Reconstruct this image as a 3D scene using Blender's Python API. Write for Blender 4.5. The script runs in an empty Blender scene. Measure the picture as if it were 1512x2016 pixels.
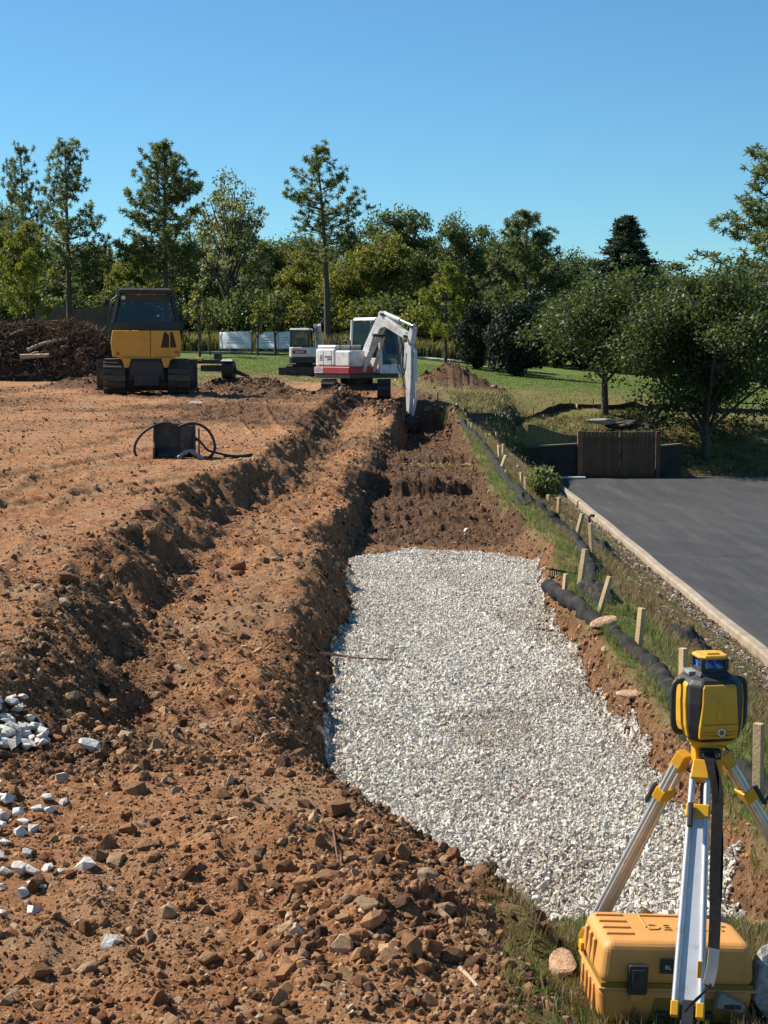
import bpy, bmesh, math, random
import numpy as np
from mathutils import Vector, Matrix, Euler
R = math.radians
random.seed(7)
rng = np.random.default_rng(11)
scene = bpy.context.scene
col = scene.collection

# ------------------------------------------------------------------ camera, sky, sun, exposure
FPX, PITCH, CAMZ = 3000.0, 6.24, 1.65
cam_d = bpy.data.cameras.new('camera'); cam = bpy.data.objects.new('camera', cam_d); col.objects.link(cam)
cam_d.sensor_fit = 'HORIZONTAL'; cam_d.sensor_width = 36.0; cam_d.lens = 36.0 * FPX / 1512.0
cam_d.clip_start = 0.05; cam_d.clip_end = 4000
cam.location = (0, 0, CAMZ); cam.rotation_euler = (R(90 - PITCH), 0, 0)
scene.camera = cam

SUN_AZ, SUN_EL = -63.0, 44.0        # azimuth measured from +Y (ahead) towards +X, elevation
sd = Vector((math.sin(R(SUN_AZ)) * math.cos(R(SUN_EL)), math.cos(R(SUN_AZ)) * math.cos(R(SUN_EL)), math.sin(R(SUN_EL))))
world = bpy.data.worlds.new('World'); scene.world = world; world.use_nodes = True
wn = world.node_tree.nodes; wl = world.node_tree.links
bgn = wn.get('Background') or wn.new('ShaderNodeBackground')
sky = wn.new('ShaderNodeTexSky'); sky.sky_type = 'NISHITA'; sky.sun_disc = False
sky.sun_elevation = R(SUN_EL); sky.sun_rotation = R(SUN_AZ)
sky.altitude = 300; sky.air_density = 1.0; sky.dust_density = 0.0; sky.ozone_density = 6.0
tint = wn.new('ShaderNodeMix'); tint.data_type = 'RGBA'; tint.blend_type = 'MULTIPLY'; tint.inputs[0].default_value = 1.0; tint.inputs[7].default_value = (0.66, 0.965, 1.0, 1)
wl.new(sky.outputs[0], tint.inputs[6]); wl.new(tint.outputs[2], bgn.inputs[0]); bgn.inputs[1].default_value = 0.074
sun_d = bpy.data.lights.new('sun', 'SUN'); sun_d.energy = 5.0; sun_d.angle = R(0.53); sun_d.color = (1.0, 0.93, 0.82)
sun = bpy.data.objects.new('sun', sun_d); col.objects.link(sun)
sun.rotation_euler = (-sd).to_track_quat('-Z', 'Y').to_euler(); sun.location = sd * 100
vs = scene.view_settings
vs.view_transform = 'Standard'; vs.look = 'None'; vs.exposure = 0.76; vs.gamma = 1.0; vs.use_curve_mapping = False
scene.render.film_transparent = False
try:
    scene.cycles.max_bounces = 6; scene.cycles.transparent_max_bounces = 8
    scene.cycles.use_denoising = True
except Exception: pass

# ------------------------------------------------------------------ helpers
def at(px, py, Y):
    """world point on the plane y = Y seen at photo pixel (px, py)"""
    a = R(PITCH)
    dx = (px - 756) / FPX; dy = (py - 1008) / FPX
    d = Vector((dx, math.cos(a) - dy * math.sin(a), -math.sin(a) - dy * math.cos(a)))
    t = Y / d.y
    return Vector((d.x * t, Y, CAMZ + d.z * t))
def on_z(px, py, z):
    p = at(px, py, 1.0); d = p - Vector((0, 0, CAMZ)); t = (z - CAMZ) / d.z
    return Vector((d.x * t, d.y * t, z))

def _hash(ix, iy, seed):
    h = (ix.astype(np.int64) * 374761393 + iy.astype(np.int64) * 668265263 + seed * 1442695041) & 0x7fffffff
    h = ((h ^ (h >> 13)) * 1274126177) & 0x7fffffff
    h = (h ^ (h >> 16)) & 0xffff
    return h / 65535.0
def vnoise(x, y, seed=0):
    x = np.asarray(x, float); y = np.asarray(y, float)
    ix = np.floor(x); iy = np.floor(y); fx = x - ix; fy = y - iy
    ux = fx * fx * (3 - 2 * fx); uy = fy * fy * (3 - 2 * fy)
    a = _hash(ix, iy, seed); b = _hash(ix + 1, iy, seed); c = _hash(ix, iy + 1, seed); d = _hash(ix + 1, iy + 1, seed)
    return (a + (b - a) * ux + (c - a) * uy + (a - b - c + d) * ux * uy) * 2 - 1
def fbm(x, y, octs=4, seed=0, gain=0.5, lac=2.03):
    s = 0; amp = 1.0; tot = 0
    for k in range(octs):
        s = s + amp * vnoise(x, y, seed + k * 17); tot += amp
        x = x * lac + 13.1; y = y * lac + 7.7; amp *= gain
    return s / tot
def sstep(a, b, x):
    t = np.clip((np.asarray(x, float) - a) / (b - a), 0, 1); return t * t * (3 - 2 * t)
def lerp(a, b, t): return a + (b - a) * t

ORD = ['first', 'second', 'third', 'fourth', 'fifth', 'sixth', 'seventh', 'eighth', 'ninth', 'tenth', 'eleventh', 'twelfth', 'thirteenth', 'fourteenth', 'fifteenth', 'sixteenth', 'seventeenth', 'eighteenth', 'nineteenth', 'twentieth'] + ['twenty ' + q for q in ('first', 'second', 'third', 'fourth', 'fifth', 'sixth', 'seventh', 'eighth', 'ninth')] + ['thirtieth'] + ['thirty ' + q for q in ('first', 'second', 'third', 'fourth', 'fifth', 'sixth', 'seventh', 'eighth', 'ninth')]
def tag(o, label=None, cat=None, group=None, kind=None):
    if label: o['label'] = label
    if cat: o['category'] = cat
    if group: o['group'] = group
    if kind: o['kind'] = kind
    return o
def empty(name, loc=(0, 0, 0), rz=0.0, label=None, cat=None, group=None):
    o = bpy.data.objects.new(name, None); col.objects.link(o); o.empty_display_size = 0.1
    o.location = loc; o.rotation_euler = (0, 0, rz); tag(o, label, cat, group)
    if label: o['kind'] = 'thing'
    return o
def link_mesh(name, me, parent=None):
    o = bpy.data.objects.new(name, me); col.objects.link(o)
    if parent is not None: o.parent = parent
    return o
def copy_tree(o, parent=None):
    c = o.copy(); col.objects.link(c); c.parent = parent
    for ch in list(o.children): copy_tree(ch, c)
    return c
def np_mesh(name, V, F, mat=None, smooth=False, mats=None):
    """V (n,3), F (m,k) constant-size faces"""
    V = np.asarray(V, np.float32); F = np.asarray(F, np.int32)
    me = bpy.data.meshes.new(name)
    me.vertices.add(len(V)); me.vertices.foreach_set('co', V.ravel())
    k = F.shape[1]; m = len(F)
    me.loops.add(m * k); me.loops.foreach_set('vertex_index', F.ravel())
    me.polygons.add(m); me.polygons.foreach_set('loop_start', np.arange(0, m * k, k, dtype=np.int32))
    me.polygons.foreach_set('loop_total', np.full(m, k, np.int32))
    if smooth: me.polygons.foreach_set('use_smooth', np.ones(m, bool))
    me.update(calc_edges=True); me.validate()
    if mat: me.materials.append(mat)
    return me

class MB:
    """collects boxes, prisms, tubes and lathes into one mesh"""
    def __init__(s): s.v = []; s.f = []; s.sm = []
    def add(s, vs_, fs_, M=None, smooth=False):
        n = len(s.v)
        for p in vs_: s.v.append((M @ Vector(p)) if M is not None else Vector(p))
        for f in fs_: s.f.append([i + n for i in f]); s.sm.append(smooth)
        return s
    def box(s, c, d, rot=None, M=None):
        x, y, z = d[0] / 2, d[1] / 2, d[2] / 2
        T = Matrix.Translation(c) @ (Euler(rot).to_matrix().to_4x4() if rot else Matrix())
        if M is not None: T = M @ T
        vs_ = [(-x,-y,-z),(x,-y,-z),(x,y,-z),(-x,y,-z),(-x,-y,z),(x,-y,z),(x,y,z),(-x,y,z)]
        return s.add(vs_, [(3,2,1,0),(4,5,6,7),(0,1,5,4),(1,2,6,5),(2,3,7,6),(3,0,4,7)], T)
    def taper(s, c, d0, d1, h, off=(0, 0), M=None):
        """box with bottom size d0, top size d1, from z=c.z to c.z+h, top shifted by off"""
        vs_ = []
        for (dd, z, o) in ((d0, 0, (0, 0)), (d1, h, off)):
            for sx, sy in ((-1,-1),(1,-1),(1,1),(-1,1)): vs_.append((c[0]+sx*dd[0]/2+o[0], c[1]+sy*dd[1]/2+o[1], c[2]+z))
        return s.add(vs_, [(3,2,1,0),(4,5,6,7),(0,1,5,4),(1,2,6,5),(2,3,7,6),(3,0,4,7)], M)
    def prism(s, prof, w, M=None, axis='x', off=0.0):
        """closed profile [(a,b)..] extruded along axis by w (centred)"""
        n = len(prof); vs_ = []
        for e in (-w/2 + off, w/2 + off):
            for a, b in prof:
                vs_.append((e, a, b) if axis == 'x' else ((a, e, b) if axis == 'y' else (a, b, e)))
        fs_ = [tuple(range(n))[::-1], tuple(range(n, 2*n))] + [(i, (i+1) % n, (i+1) % n + n, i + n) for i in range(n)]
        return s.add(vs_, fs_, M)
    def tube(s, pts, r, seg=8, M=None, cap=True, smooth=True):
        pts = [Vector(p) for p in pts]; n = len(pts)
        rs = r if isinstance(r, (list, tuple)) else [r] * n
        vs_ = []; prev = None
        for i, p in enumerate(pts):
            t = (pts[min(i+1, n-1)] - pts[max(i-1, 0)])
            if t.length < 1e-9: t = Vector((0, 0, 1))
            t.normalize()
            if prev is None:
                u = t.cross(Vector((0, 0, 1)))
                if u.length < 0.1: u = t.cross(Vector((1, 0, 0)))
            else: u = prev - t * prev.dot(t)
            u.normalize(); prev = u; w = t.cross(u)
            for k in range(seg):
                a = 2 * math.pi * k / seg
                vs_.append(p + (u * math.cos(a) + w * math.sin(a)) * rs[i])
        fs_ = []
        for i in range(n - 1):
            for k in range(seg): fs_.append((i*seg+k, i*seg+(k+1) % seg, (i+1)*seg+(k+1) % seg, (i+1)*seg+k))
        s.add(vs_, fs_, M, smooth)
        if cap:
            s.add(vs_[:seg], [tuple(range(seg))[::-1]], M); s.add(vs_[-seg:], [tuple(range(seg))], M)
        return s
    def cyl(s, a, b, r, seg=14, M=None): return s.tube([a, b], r, seg, M)
    def lathe(s, prof, seg=20, M=None):
        n = len(prof); vs_ = []
        for (r_, z) in prof:
            for k in range(seg):
                a = 2*math.pi*k/seg; vs_.append((r_*math.cos(a), r_*math.sin(a), z))
        fs_ = []
        for i in range(n-1):
            for k in range(seg): fs_.append((i*seg+k, i*seg+(k+1) % seg, (i+1)*seg+(k+1) % seg, (i+1)*seg+k))
        fs_.append(tuple(range(seg))[::-1]); fs_.append(tuple(range((n-1)*seg, n*seg)))
        return s.add(vs_, fs_, M, True)
    def mesh(s, name, mat):
        me = bpy.data.meshes.new(name); me.from_pydata([tuple(p) for p in s.v], [], s.f)
        me.polygons.foreach_set('use_smooth', np.array(s.sm, bool)); me.update()
        if mat: me.materials.append(mat)
        return me
    def build(s, name, mat, parent=None, bevel=0.0, seg=2, loc=None, rot=None):
        o = link_mesh(name, s.mesh(name, mat), parent)
        if bevel:
            b = o.modifiers.new('bevel', 'BEVEL'); b.width = bevel; b.segments = seg; b.limit_method = 'ANGLE'; b.angle_limit = R(35)
        if loc is not None: o.location = loc
        if rot is not None: o.rotation_euler = rot
        return o

def smooth_pts(P, n=6):
    P = [Vector(q) for q in P]; out = []
    for i in range(len(P) - 1):
        p0, p1, p2, p3 = P[max(i - 1, 0)], P[i], P[i + 1], P[min(i + 2, len(P) - 1)]
        for k in range(n):
            t = k / n; out.append(0.5 * ((2 * p1) + (p2 - p0) * t + (2 * p0 - 5 * p1 + 4 * p2 - p3) * t * t + (3 * p1 - p0 - 3 * p2 + p3) * t ** 3))
    return out + [P[-1]]

# ------------------------------------------------------------------ materials
def new_mat(name):
    m = bpy.data.materials.new(name); m.use_nodes = True
    nt = m.node_tree; b = nt.nodes.get('Principled BSDF'); return m, nt, b
def L(nt, a, b): nt.links.new(a, b)
def noise_node(nt, scale, detail=5, rough=0.6, vec=None):
    n = nt.nodes.new('ShaderNodeTexNoise'); n.inputs['Scale'].default_value = scale
    n.inputs['Detail'].default_value = detail; n.inputs['Roughness'].default_value = rough
    if vec is not None: L(nt, vec, n.inputs['Vector'])
    return n
def ramp(nt, src, stops):
    r = nt.nodes.new('ShaderNodeValToRGB'); e = r.color_ramp.elements
    while len(e) < len(stops): e.new(0.5)
    for el, (p, c) in zip(e, stops): el.position = p; el.color = (*c, 1) if len(c) == 3 else c
    L(nt, src, r.inputs[0]); return r
def mixc(nt, fac, a, b, mode='MIX'):
    n = nt.nodes.new('ShaderNodeMix'); n.data_type = 'RGBA'; n.blend_type = mode
    for sock, val in ((n.inputs[0], fac), (n.inputs[6], a), (n.inputs[7], b)):
        if isinstance(val, (int, float)): sock.default_value = val
        elif isinstance(val, tuple): sock.default_value = (*val, 1)
        else: L(nt, val, sock)
    return n.outputs[2]
def bump(nt, b, height, strength=0.4, dist=0.01):
    n = nt.nodes.new('ShaderNodeBump'); n.inputs['Strength'].default_value = strength; n.inputs['Distance'].default_value = dist
    L(nt, height, n.inputs['Height']); L(nt, n.outputs[0], b.inputs['Normal'])
def pm(name, c1, c2=None, scale=6.0, rough=0.6, metal=0.0, bmp=0.0, bscale=40.0, dirt=None, dscale=3.0, dlo=0.5, dhi=0.7, spec=0.5, rand=0.0):
    """noise-mixed paint / plastic / metal; optional dirt layer with its own shape; rand = per-object brightness spread"""
    m, nt, b = new_mat(name)
    tc = nt.nodes.new('ShaderNodeTexCoord'); v = tc.outputs['Object']
    c = c1
    if c2 is not None:
        n = noise_node(nt, scale, 5, 0.6, v); r = ramp(nt, n.outputs[0], [(0.35, c1), (0.65, c2)]); c = r.outputs[0]
    if dirt is not None:
        n2 = noise_node(nt, dscale, 6, 0.65, v); r2 = ramp(nt, n2.outputs[0], [(dlo, (0, 0, 0)), (dhi, (1, 1, 1))])
        c = mixc(nt, r2.outputs[0], c, dirt)
    if rand:
        oi = nt.nodes.new('ShaderNodeObjectInfo'); mr = nt.nodes.new('ShaderNodeMapRange')
        mr.inputs[3].default_value = 1 - rand; mr.inputs[4].default_value = 1 + rand
        L(nt, oi.outputs['Random'], mr.inputs[0])
        hs = nt.nodes.new('ShaderNodeHueSaturation'); L(nt, mr.outputs[0], hs.inputs['Value'])
        if isinstance(c, tuple): hs.inputs['Color'].default_value = (*c, 1)
        else: L(nt, c, hs.inputs['Color'])
        c = hs.outputs[0]
    if isinstance(c, tuple): b.inputs['Base Color'].default_value = (*c, 1)
    else: L(nt, c, b.inputs['Base Color'])
    b.inputs['Roughness'].default_value = rough; b.inputs['Metallic'].default_value = metal
    b.inputs['Specular IOR Level'].default_value = spec
    if bmp:
        n3 = noise_node(nt, bscale, 6, 0.65, v); bump(nt, b, n3.outputs[0], bmp, 0.01)
    return m
# ------------------------------------------------------------------ terrain height
def ip(Y, tab): return np.interp(Y, [t[0] for t in tab], [t[1] for t in tab])
T_XU = [(0,-1.9),(6.5,-1.9),(8.6,-2.08),(12.3,-2.45),(18.4,-2.43),(22.6,-1.75),(27,-1.75),(33,-1.75),(41,-1.6),(48,-1.3),(60,-1)]
T_XBC = [(0,0.3),(5.0,0.30),(5.5,0.18),(6.3,-0.18),(7,-0.50),(8,-0.74),(9.5,-0.70),(11.2,-0.86),(13,-0.72),(15.4,-0.72),(16.5,-0.85),(18,-0.80),(20,-0.42),(22,-0.62),(26,-0.62),(29,-0.35),(32,-0.25),(40,0.25),(46,0.45),(60,0.5)]
T_XTL = [(0,0.62),(5.4,0.60),(6.3,0.32),(6.8,0.16),(7.2,0.0),(7.6,-0.15),(8,-0.23),(9,-0.32),(12,-0.42),(13,-0.37),(14.3,-0.29),(16,-0.36),(18,-0.42),(22,-0.28),(26,-0.12),(32,0.16),(40,0.58),(46,0.72),(60,0.8)]
T_XTR = [(0,1.45),(6,1.50),(8,1.58),(10,1.50),(12,1.50),(14,1.50),(16,1.62),(17,1.74),(18.5,1.70),(22,1.55),(26,1.53),(32,1.68),(40,1.82),(46,1.9),(60,2)]
T_ZF = [(0,-0.34),(4.9,-0.345),(6.4,-0.84),(8,-0.85),(18.5,-0.86),(22.0,-0.90),(22.1,-0.80),(26.2,-0.94),(26.36,-0.62),(31.0,-0.76),(31.2,-0.60),(34,-0.76),(39,-1.02),(46.5,-1.14),(49.9,-1.2),(50.6,-0.45),(52,-0.2),(60,-0.1)]
T_ZS = [(0,-0.34),(5,-0.37),(6,-0.48),(7,-0.58),(20,-0.62),(30,-0.50),(40,-0.38),(50,-0.28),(60,-0.2)]
T_PAD = [(0,-0.14),(5,-0.14),(6.5,-0.12),(8,-0.03),(11,0.0),(20,0.0),(44,0.18),(52,0.10),(62,0.28),(75,0.55),(105,1.25),(140,1.7),(200,2.0),(900,2.0)]
LOT = -3.25; KX = 6.05
def dig_noise(X, Y):
    return fbm(X * 1.3, Y * 1.1, 3, 5)
def H(X, Y, fine=True):
    X = np.asarray(X, float); Y = np.asarray(Y, float)
    # wobble of the cut edges (bucket-width scallops)
    wob = 0.10 * fbm(Y * 0.9, Y * 0.13, 3, 41) + 0.10 * np.abs(((Y * 0.55) % 1.0) - 0.5)
    wob2 = 0.07 * fbm(Y * 1.4, Y * 0.1, 3, 77) + 0.10 * np.abs(((Y * 0.7 + 0.3) % 1.0) - 0.5)
    side = 0.05 * fbm(X * 3, Y * 2.2, 3, 9)
    xu = ip(Y, T_XU) + 2.0 * (wob - 0.03) + side; xbc = ip(Y, T_XBC) + 1.2*(wob2 - 0.02) + side; xtl = ip(Y, T_XTL) + 0.5 * wob2 + side * 0.6
    xtr = ip(Y, T_XTR) + 0.06 * fbm(Y * 1.1, X * 0.2, 3, 55); zf = ip(Y + 0.35 * fbm(X * 1.3, Y * 0.3, 3, 88) * sstep(20, 24, Y), T_ZF); zs = ip(Y, T_ZS)
    pad = ip(Y, T_PAD) + 0.05 * fbm(X * 0.35, Y * 0.3, 3, 3)
    pad = pad - 0.012 * np.clip(X + 3, -40, 40) * sstep(20, 60, Y) * sstep(3.0, 1.0, X)
    # bench between the two cuts
    benchdepth = 0.50 * sstep(6.2, 8.6, Y) * (1 - 0.5 * sstep(38, 50, Y))
    zb = lerp(pad - benchdepth, -0.38 + 0.0 * Y, 0.35)
    zb = zb + 0.05 * fbm(X * 1.1, Y * 0.9, 3, 21)
    wslope = (0.46 + 0.22 * fbm(Y * 0.8, X * 0.3, 2, 33)) * sstep(6, 9, Y) + 0.15
    t1 = np.clip((X - xu) / wslope, 0, 1); t1 = t1 ** 0.85
    z = lerp(pad, zb, sstep(0, 1, t1) * 0.5 + 0.5 * t1)
    t2 = np.clip((X - xbc) / np.maximum(xtl - xbc, 0.12), 0, 1)
    z = lerp(z, zf, t2 * 0.6 + 0.4 * sstep(0, 1, t2))
    # right wall of the trench, grass strip, bank falling to the car park
    xrc = xtr + 0.17
    t3 = np.clip((X - xtr) / 0.17, 0, 1)
    zstrip = zs + 0.04 * fbm(X * 2, Y * 1.2, 3, 31)
    z = np.where(X > xtr, lerp(zf, zstrip, t3), z)
    u = np.clip((X - 2.05) / (KX - 2.05), 0, 1)
    lawn = (-0.22 - 0.075 * np.clip(X - 2, -30, 40)) + 0.026 * (Y - 58) + 0.12 * fbm(X * 0.12, Y * 0.12, 2, 61)
    lawn = lerp(lawn, ip(Y, T_PAD), sstep(95, 150, Y))
    low = LOT - 0.12 + 0 * Y
    bankz = lerp(zstrip, low, (u * 0.72 + 0.28 * sstep(0, 1, u))) + 0.07 * fbm(X * 1.2, Y * 0.9, 4, 71) * np.sin(np.pi * np.clip(u, 0, 1))
    behind = lerp(lerp(-1.15, -1.75, sstep(4.6, 7.5, X)), lawn, sstep(58.2, 66.5, Y)) + 0.1 * fbm(X, Y * 0.6, 3, 72) * sstep(67, 60, Y)
    slope = lerp(low, lawn, sstep(57.2, 67.0, Y)) + 0.10 * fbm(X, Y * 0.6, 3, 74)
    behind = lerp(behind, slope, sstep(10.4, 11.2, X))
    right = np.where(Y < 57.35, bankz, np.where(Y < 57.6, lerp(low, behind, (Y - 57.35) / 0.25), behind))
    # left of the wall end the bank simply climbs to the lawn
    yf = np.clip(48 + (X - 2.4) * 5.5, 48, 64); soft = lerp(bankz, lawn, sstep(-9, 0, Y - yf))
    right = lerp(soft, right, sstep(4.6, 5.4, X))
    z = np.where(X > xrc, lerp(z, right, sstep(0, 0.5, X - xrc)), z)
    # beyond the trench: dirt pad to lawn
    far = lerp(pad, lawn, sstep(-2, 3, X))
    z = np.where((Y > 48) & (X <= xrc + 2), lerp(z, far, sstep(50.2, 57, Y) * sstep(xrc + 2, xrc, X)), z)
    z = np.where(Y > 66, lerp(right, far, sstep(3, -2, X)) * 1.0 + 0, z)
    # soil heaps near the machines
    for (hx, hy, rx, ry, hh) in HEAPS:
        q = ((X - hx) / rx) ** 2 + ((Y - hy) / ry) ** 2
        z = z + hh * np.exp(-q * 1.6) * (1 + 0.35 * fbm(X * 1.1, Y * 0.9, 3, int(hx * 10) + 300))
    if fine:
        g = zone(X, Y); dirt = 1 - g[0]; fresh_shade = g[1]
        a = 0.024 + 0.040 * fresh_shade 
        inTrench = ((X > xtl) & (X < xtr) & (Y > 6.2) & (Y < 18.6))
        a = np.where(inTrench, 0.006, a)
        dist = 0.85 + 0.25 * sstep(4, 26, Y)
        n = fbm(X * 5, Y * 5, 4, 101, 0.62) + 0.8 * np.maximum(0, fbm(X * 13, Y * 11, 3, 140, 0.6)) ** 1.2
        n2 = np.abs(fbm(X * 2.3, Y * 2.0, 3, 150)) * -1.2 * fresh_shade
        pm_ = np.zeros_like(X); pz = np.zeros_like(X)
        for (bx, by, ang, ln, wd, per, dep) in PRINTS:
            ca, sa = math.cos(ang), math.sin(ang)
            lx = (X - bx) * ca + (Y - by) * sa; ly = -(X - bx) * sa + (Y - by) * ca
            ly = ly + 0.05 * lx * lx / max(ln, 0.1)
            m = sstep(wd / 2, wd / 2 - 0.06, np.abs(ly)) * sstep(ln / 2, ln / 2 - 0.4, np.abs(lx)) * sstep(-0.35, 0.1, fbm(X * 0.9, Y * 0.6, 2, 222))
            edge = np.exp(-((np.abs(ly) - wd / 2 - 0.04) / 0.05) ** 2) * sstep(ln / 2, ln / 2 - 0.4, np.abs(lx))
            bars = 0.5 + 0.5 * np.sin(2 * np.pi * lx / per + vnoise(lx * 2, ly * 3, 9) * 0.9)
            pz = pz - m * dep * (0.3 + 1.3 * bars) * (0.75 + 0.25 * vnoise(X * 7, Y * 7, 8)) + edge * dep * 1.0; pm_ = np.maximum(pm_, m)
        dirt = dirt * (1 - 0.75 * pm_); z = z + pz
        z = z + dirt * a * (n + n2) * dist * 1.35 + (1 - dirt) * 0.012 * fbm(X * 3, Y * 3, 3, 160) * sstep(90, 50, Y)
        z = z + dirt * (~inTrench) * (0.045 * fbm(X * 1.7, Y * 1.5, 3, 171) + 0.03 * fbm(X * 3.6, Y * 3.0, 2, 175)) * sstep(13, 6, Y)
        z = z + dirt * 0.05 * np.clip(t3 * (1 - t3) * 4, 0, 1) * (X > xtr) * fbm(X * 9, Y * 7, 3, 181)
        bm_ = sstep(xu - 0.2, xu + 0.2, X) * sstep(xtl, xbc, X) * sstep(6.2, 7.5, Y) * sstep(50, 44, Y)
        z = z + bm_ * (0.065 * (1 - 2.2 * np.abs(fbm(X * 2.1, Y * 1.5, 3, 311))) + 0.05 * fbm(X * 4.5, Y * 3.2, 3, 315) - 0.02)
        # claw ribs down the cut faces
        s1 = np.clip(t1 * (1 - t1) * 4, 0, 1) * (X < xbc); s2 = np.clip(t2 * (1 - t2) * 4, 0, 1) * (X < xtr)
        rib = 0.75 * (1 - 2 * np.abs(vnoise((Y + X * 0.8) * 3.4, X * 0.8, 190))) + 0.35 * vnoise((Y + X * 0.9) * 9, X * 1.2, 191)
        z = z + (0.12 * s1 * sstep(7, 9, Y) + 0.115 * s2) * rib
    return z
# soil heaps: x, y, rx, ry, height
HEAPS = [(-9.2, 50, 2.2, 2.2, 0.55), (-3.9, 47.5, 1.5, 1.6, 0.42), (-5.0, 51, 1.6, 1.5, 0.40), (2.9, 63, 1.9, 2.0, 0.95), (-1.1, 46.5, 1.0, 2.0, 0.30), (0.2, 44.5, 0.5, 2.5, 0.25),
         (1.9, 44.5, 0.5, 2.2, 0.25), (-1.75, 7.4, 0.6, 0.35, 0.12), (-0.35, 5.55, 0.32, 0.25, 0.10), (0.05, 4.9, 0.3, 0.3, 0.10)]
# track prints: x, y, angle of travel, length, width, bar pitch, depth
PRINTS = [(-3.55, 14.0, R(97), 11, 0.60, 0.24, 0.040), (-3.0, 17.5, R(62), 6.5, 0.5, 0.24, 0.040), (-0.50, 4.45, R(112), 2.8, 0.40, 0.12, 0.024), (-4.9, 27, R(82), 18, 0.6, 0.35, 0.045), (-2.9, 34, R(96), 14, 0.6, 0.35, 0.045), (-4.6, 19, R(75), 12, 0.55, 0.28, 0.04)]
def zone(X, Y):
    """0: how far grass covers the soil, 1: freshly dug / loose soil, plus shade painted on the cut faces, 2: dryness of the grass"""
    X = np.asarray(X, float); Y = np.asarray(Y, float)
    n = fbm(X * 1.5, Y * 1.2, 4, 201); nb = fbm(X * 0.3, Y * 0.25, 3, 210)
    xtr = ip(Y, T_XTR); xu = ip(Y, T_XU); xbc = ip(Y, T_XBC)
    strip = sstep(xtr + 0.10, xtr + 0.26, X + 0.10 * n) * sstep(62, 45, Y)
    near = sstep(0.25, 0.55, X + 0.25 * n) * sstep(6.0, 5.2, Y + 0.3 * n) * sstep(3.0, 3.6, Y)
    lawn = sstep(56, 60, Y + 2.0 * nb + 4 * sstep(-4, -9, X)) * sstep(-10.5, -7.5, X + 0.03 * (Y - 58) * 0 + nb)
    lawn = np.maximum(lawn, sstep(76, 84, Y + 3 * nb))
    lawn = np.maximum(lawn, sstep(47, 50, Y + nb) * sstep(1.6, 2.6, X))
    heap = np.zeros_like(X)
    for (hx, hy, rx, ry, hh) in HEAPS[:6]:
        heap = np.maximum(heap, sstep(1.3, 0.7, np.sqrt(((X - hx) / rx) ** 2 + ((Y - hy) / ry) ** 2) + 0.2 * n))
    g = np.clip(np.maximum(np.maximum(strip, near), lawn) - heap, 0, 1)
    slope1 = 0.55 * sstep(xu - 0.15, xu + 0.1, X) * sstep(xu + 0.95, xu + 0.55, X) * sstep(6.4, 7.5, Y)  # upper cut face: its shade painted in as darker soil
    slope2 = sstep(xbc - 0.1, xbc + 0.05, X)  # from the lower crest on: shade of the face put into the soil colour
    fresh_shade = np.clip(np.maximum(np.maximum(slope1, slope2 * 0.60) * 0.9, heap) + 0.12 * sstep(xu + 0.5, xu + 0.8, X) * sstep(xbc + 0.1, xbc - 0.1, X) * sstep(6, 8, Y) + 0.35 * sstep(0.1, 0.5, nb) + 0.55 * sstep(18, 40, Y) * sstep(-0.25, 0.3, nb + n * 0.3) + 0.3 * sstep(0.15, 0.5, n), 0, 1)
    fresh_shade = np.maximum(fresh_shade, 1.15 * sstep(18.6, 19.6, Y) * sstep(xbc + 0.1, xbc + 0.4, X))
    fresh_shade = np.maximum(fresh_shade, sstep(0.2, 0.6, X + 0.3 * n + 0.3) * sstep(4, 5, Y) * 0.5)
    fresh_shade = np.maximum(fresh_shade, 0.8 * np.exp(-(((X + 1.55) / 0.75) ** 2 + ((Y - 6.95) / 0.38) ** 2)))
    dry = np.clip(0.5 + 0.5 * n + 0.6 * sstep(2.1, 3.0, X) * sstep(52, 45, Y) + 0.45 * sstep(75, 55, Y) * sstep(46, 52, Y) - 0.75 * sstep(60, 78, Y), 0, 1)
    return g, fresh_shade, dry

def axis(segs):
    out = [segs[0][0]]
    for a, b, st in segs:
        n = max(1, int(round((b - a) / st))); out += list(a + (b - a) * (np.arange(1, n + 1) / n))
    return np.array(out)
xs = axis([(-700,-200,100),(-200,-60,20),(-60,-26,4),(-26,-12,0.7),(-12,-5,0.20),(-5,-2.9,0.05),(-2.9,2.3,0.0175),(2.3,3.6,0.045),(3.6,7.2,0.15),(7.2,14,0.5),(14,30,1.0),(30,70,5),(70,250,30),(250,700,150)])
ys = [-60, -20, -6, -1, 1.5, 2.6, 3.0]
y = 3.0
while y < 56.8: y += max(0.014, 0.0034 * y); ys.append(y)
ys += [57.2, 57.36, 57.48, 57.6]
y = 57.6
while y < 900: y *= 1.012 if y < 140 else 1.15; ys.append(y)
ys = np.array(ys)
GX, GY = np.meshgrid(xs, ys)
GZ = H(GX, GY)
inlot = (GX > KX + 0.25) & (GY > -80) & (GY < 57.3)
GZ = np.where(inlot, LOT - 0.25, GZ)
nx, ny = len(xs), len(ys)
V = np.stack([GX, GY, GZ], -1).reshape(-1, 3)
ii = np.arange(nx * ny).reshape(ny, nx)
F = np.stack([ii[:-1, :-1], ii[:-1, 1:], ii[1:, 1:], ii[1:, :-1]], -1).reshape(-1, 4)
g, fresh_shade, dry = [a.ravel() for a in zone(GX, GY)]
# zone of each face
fc = V[F].mean(1); fg = g[F].mean(1)
is_lawn = (fg > 0.5) & ((fc[:, 1] > 56) | ((fc[:, 0] > 1.5) & (fc[:, 1] > 46) & (fc[:, 0] < 6.3) & (fc[:, 1] > 46)) | (fc[:, 1] > 57.3))
is_bank = (fg > 0.5) & ~is_lawn
is_dirt = ~(is_lawn | is_bank)

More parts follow.
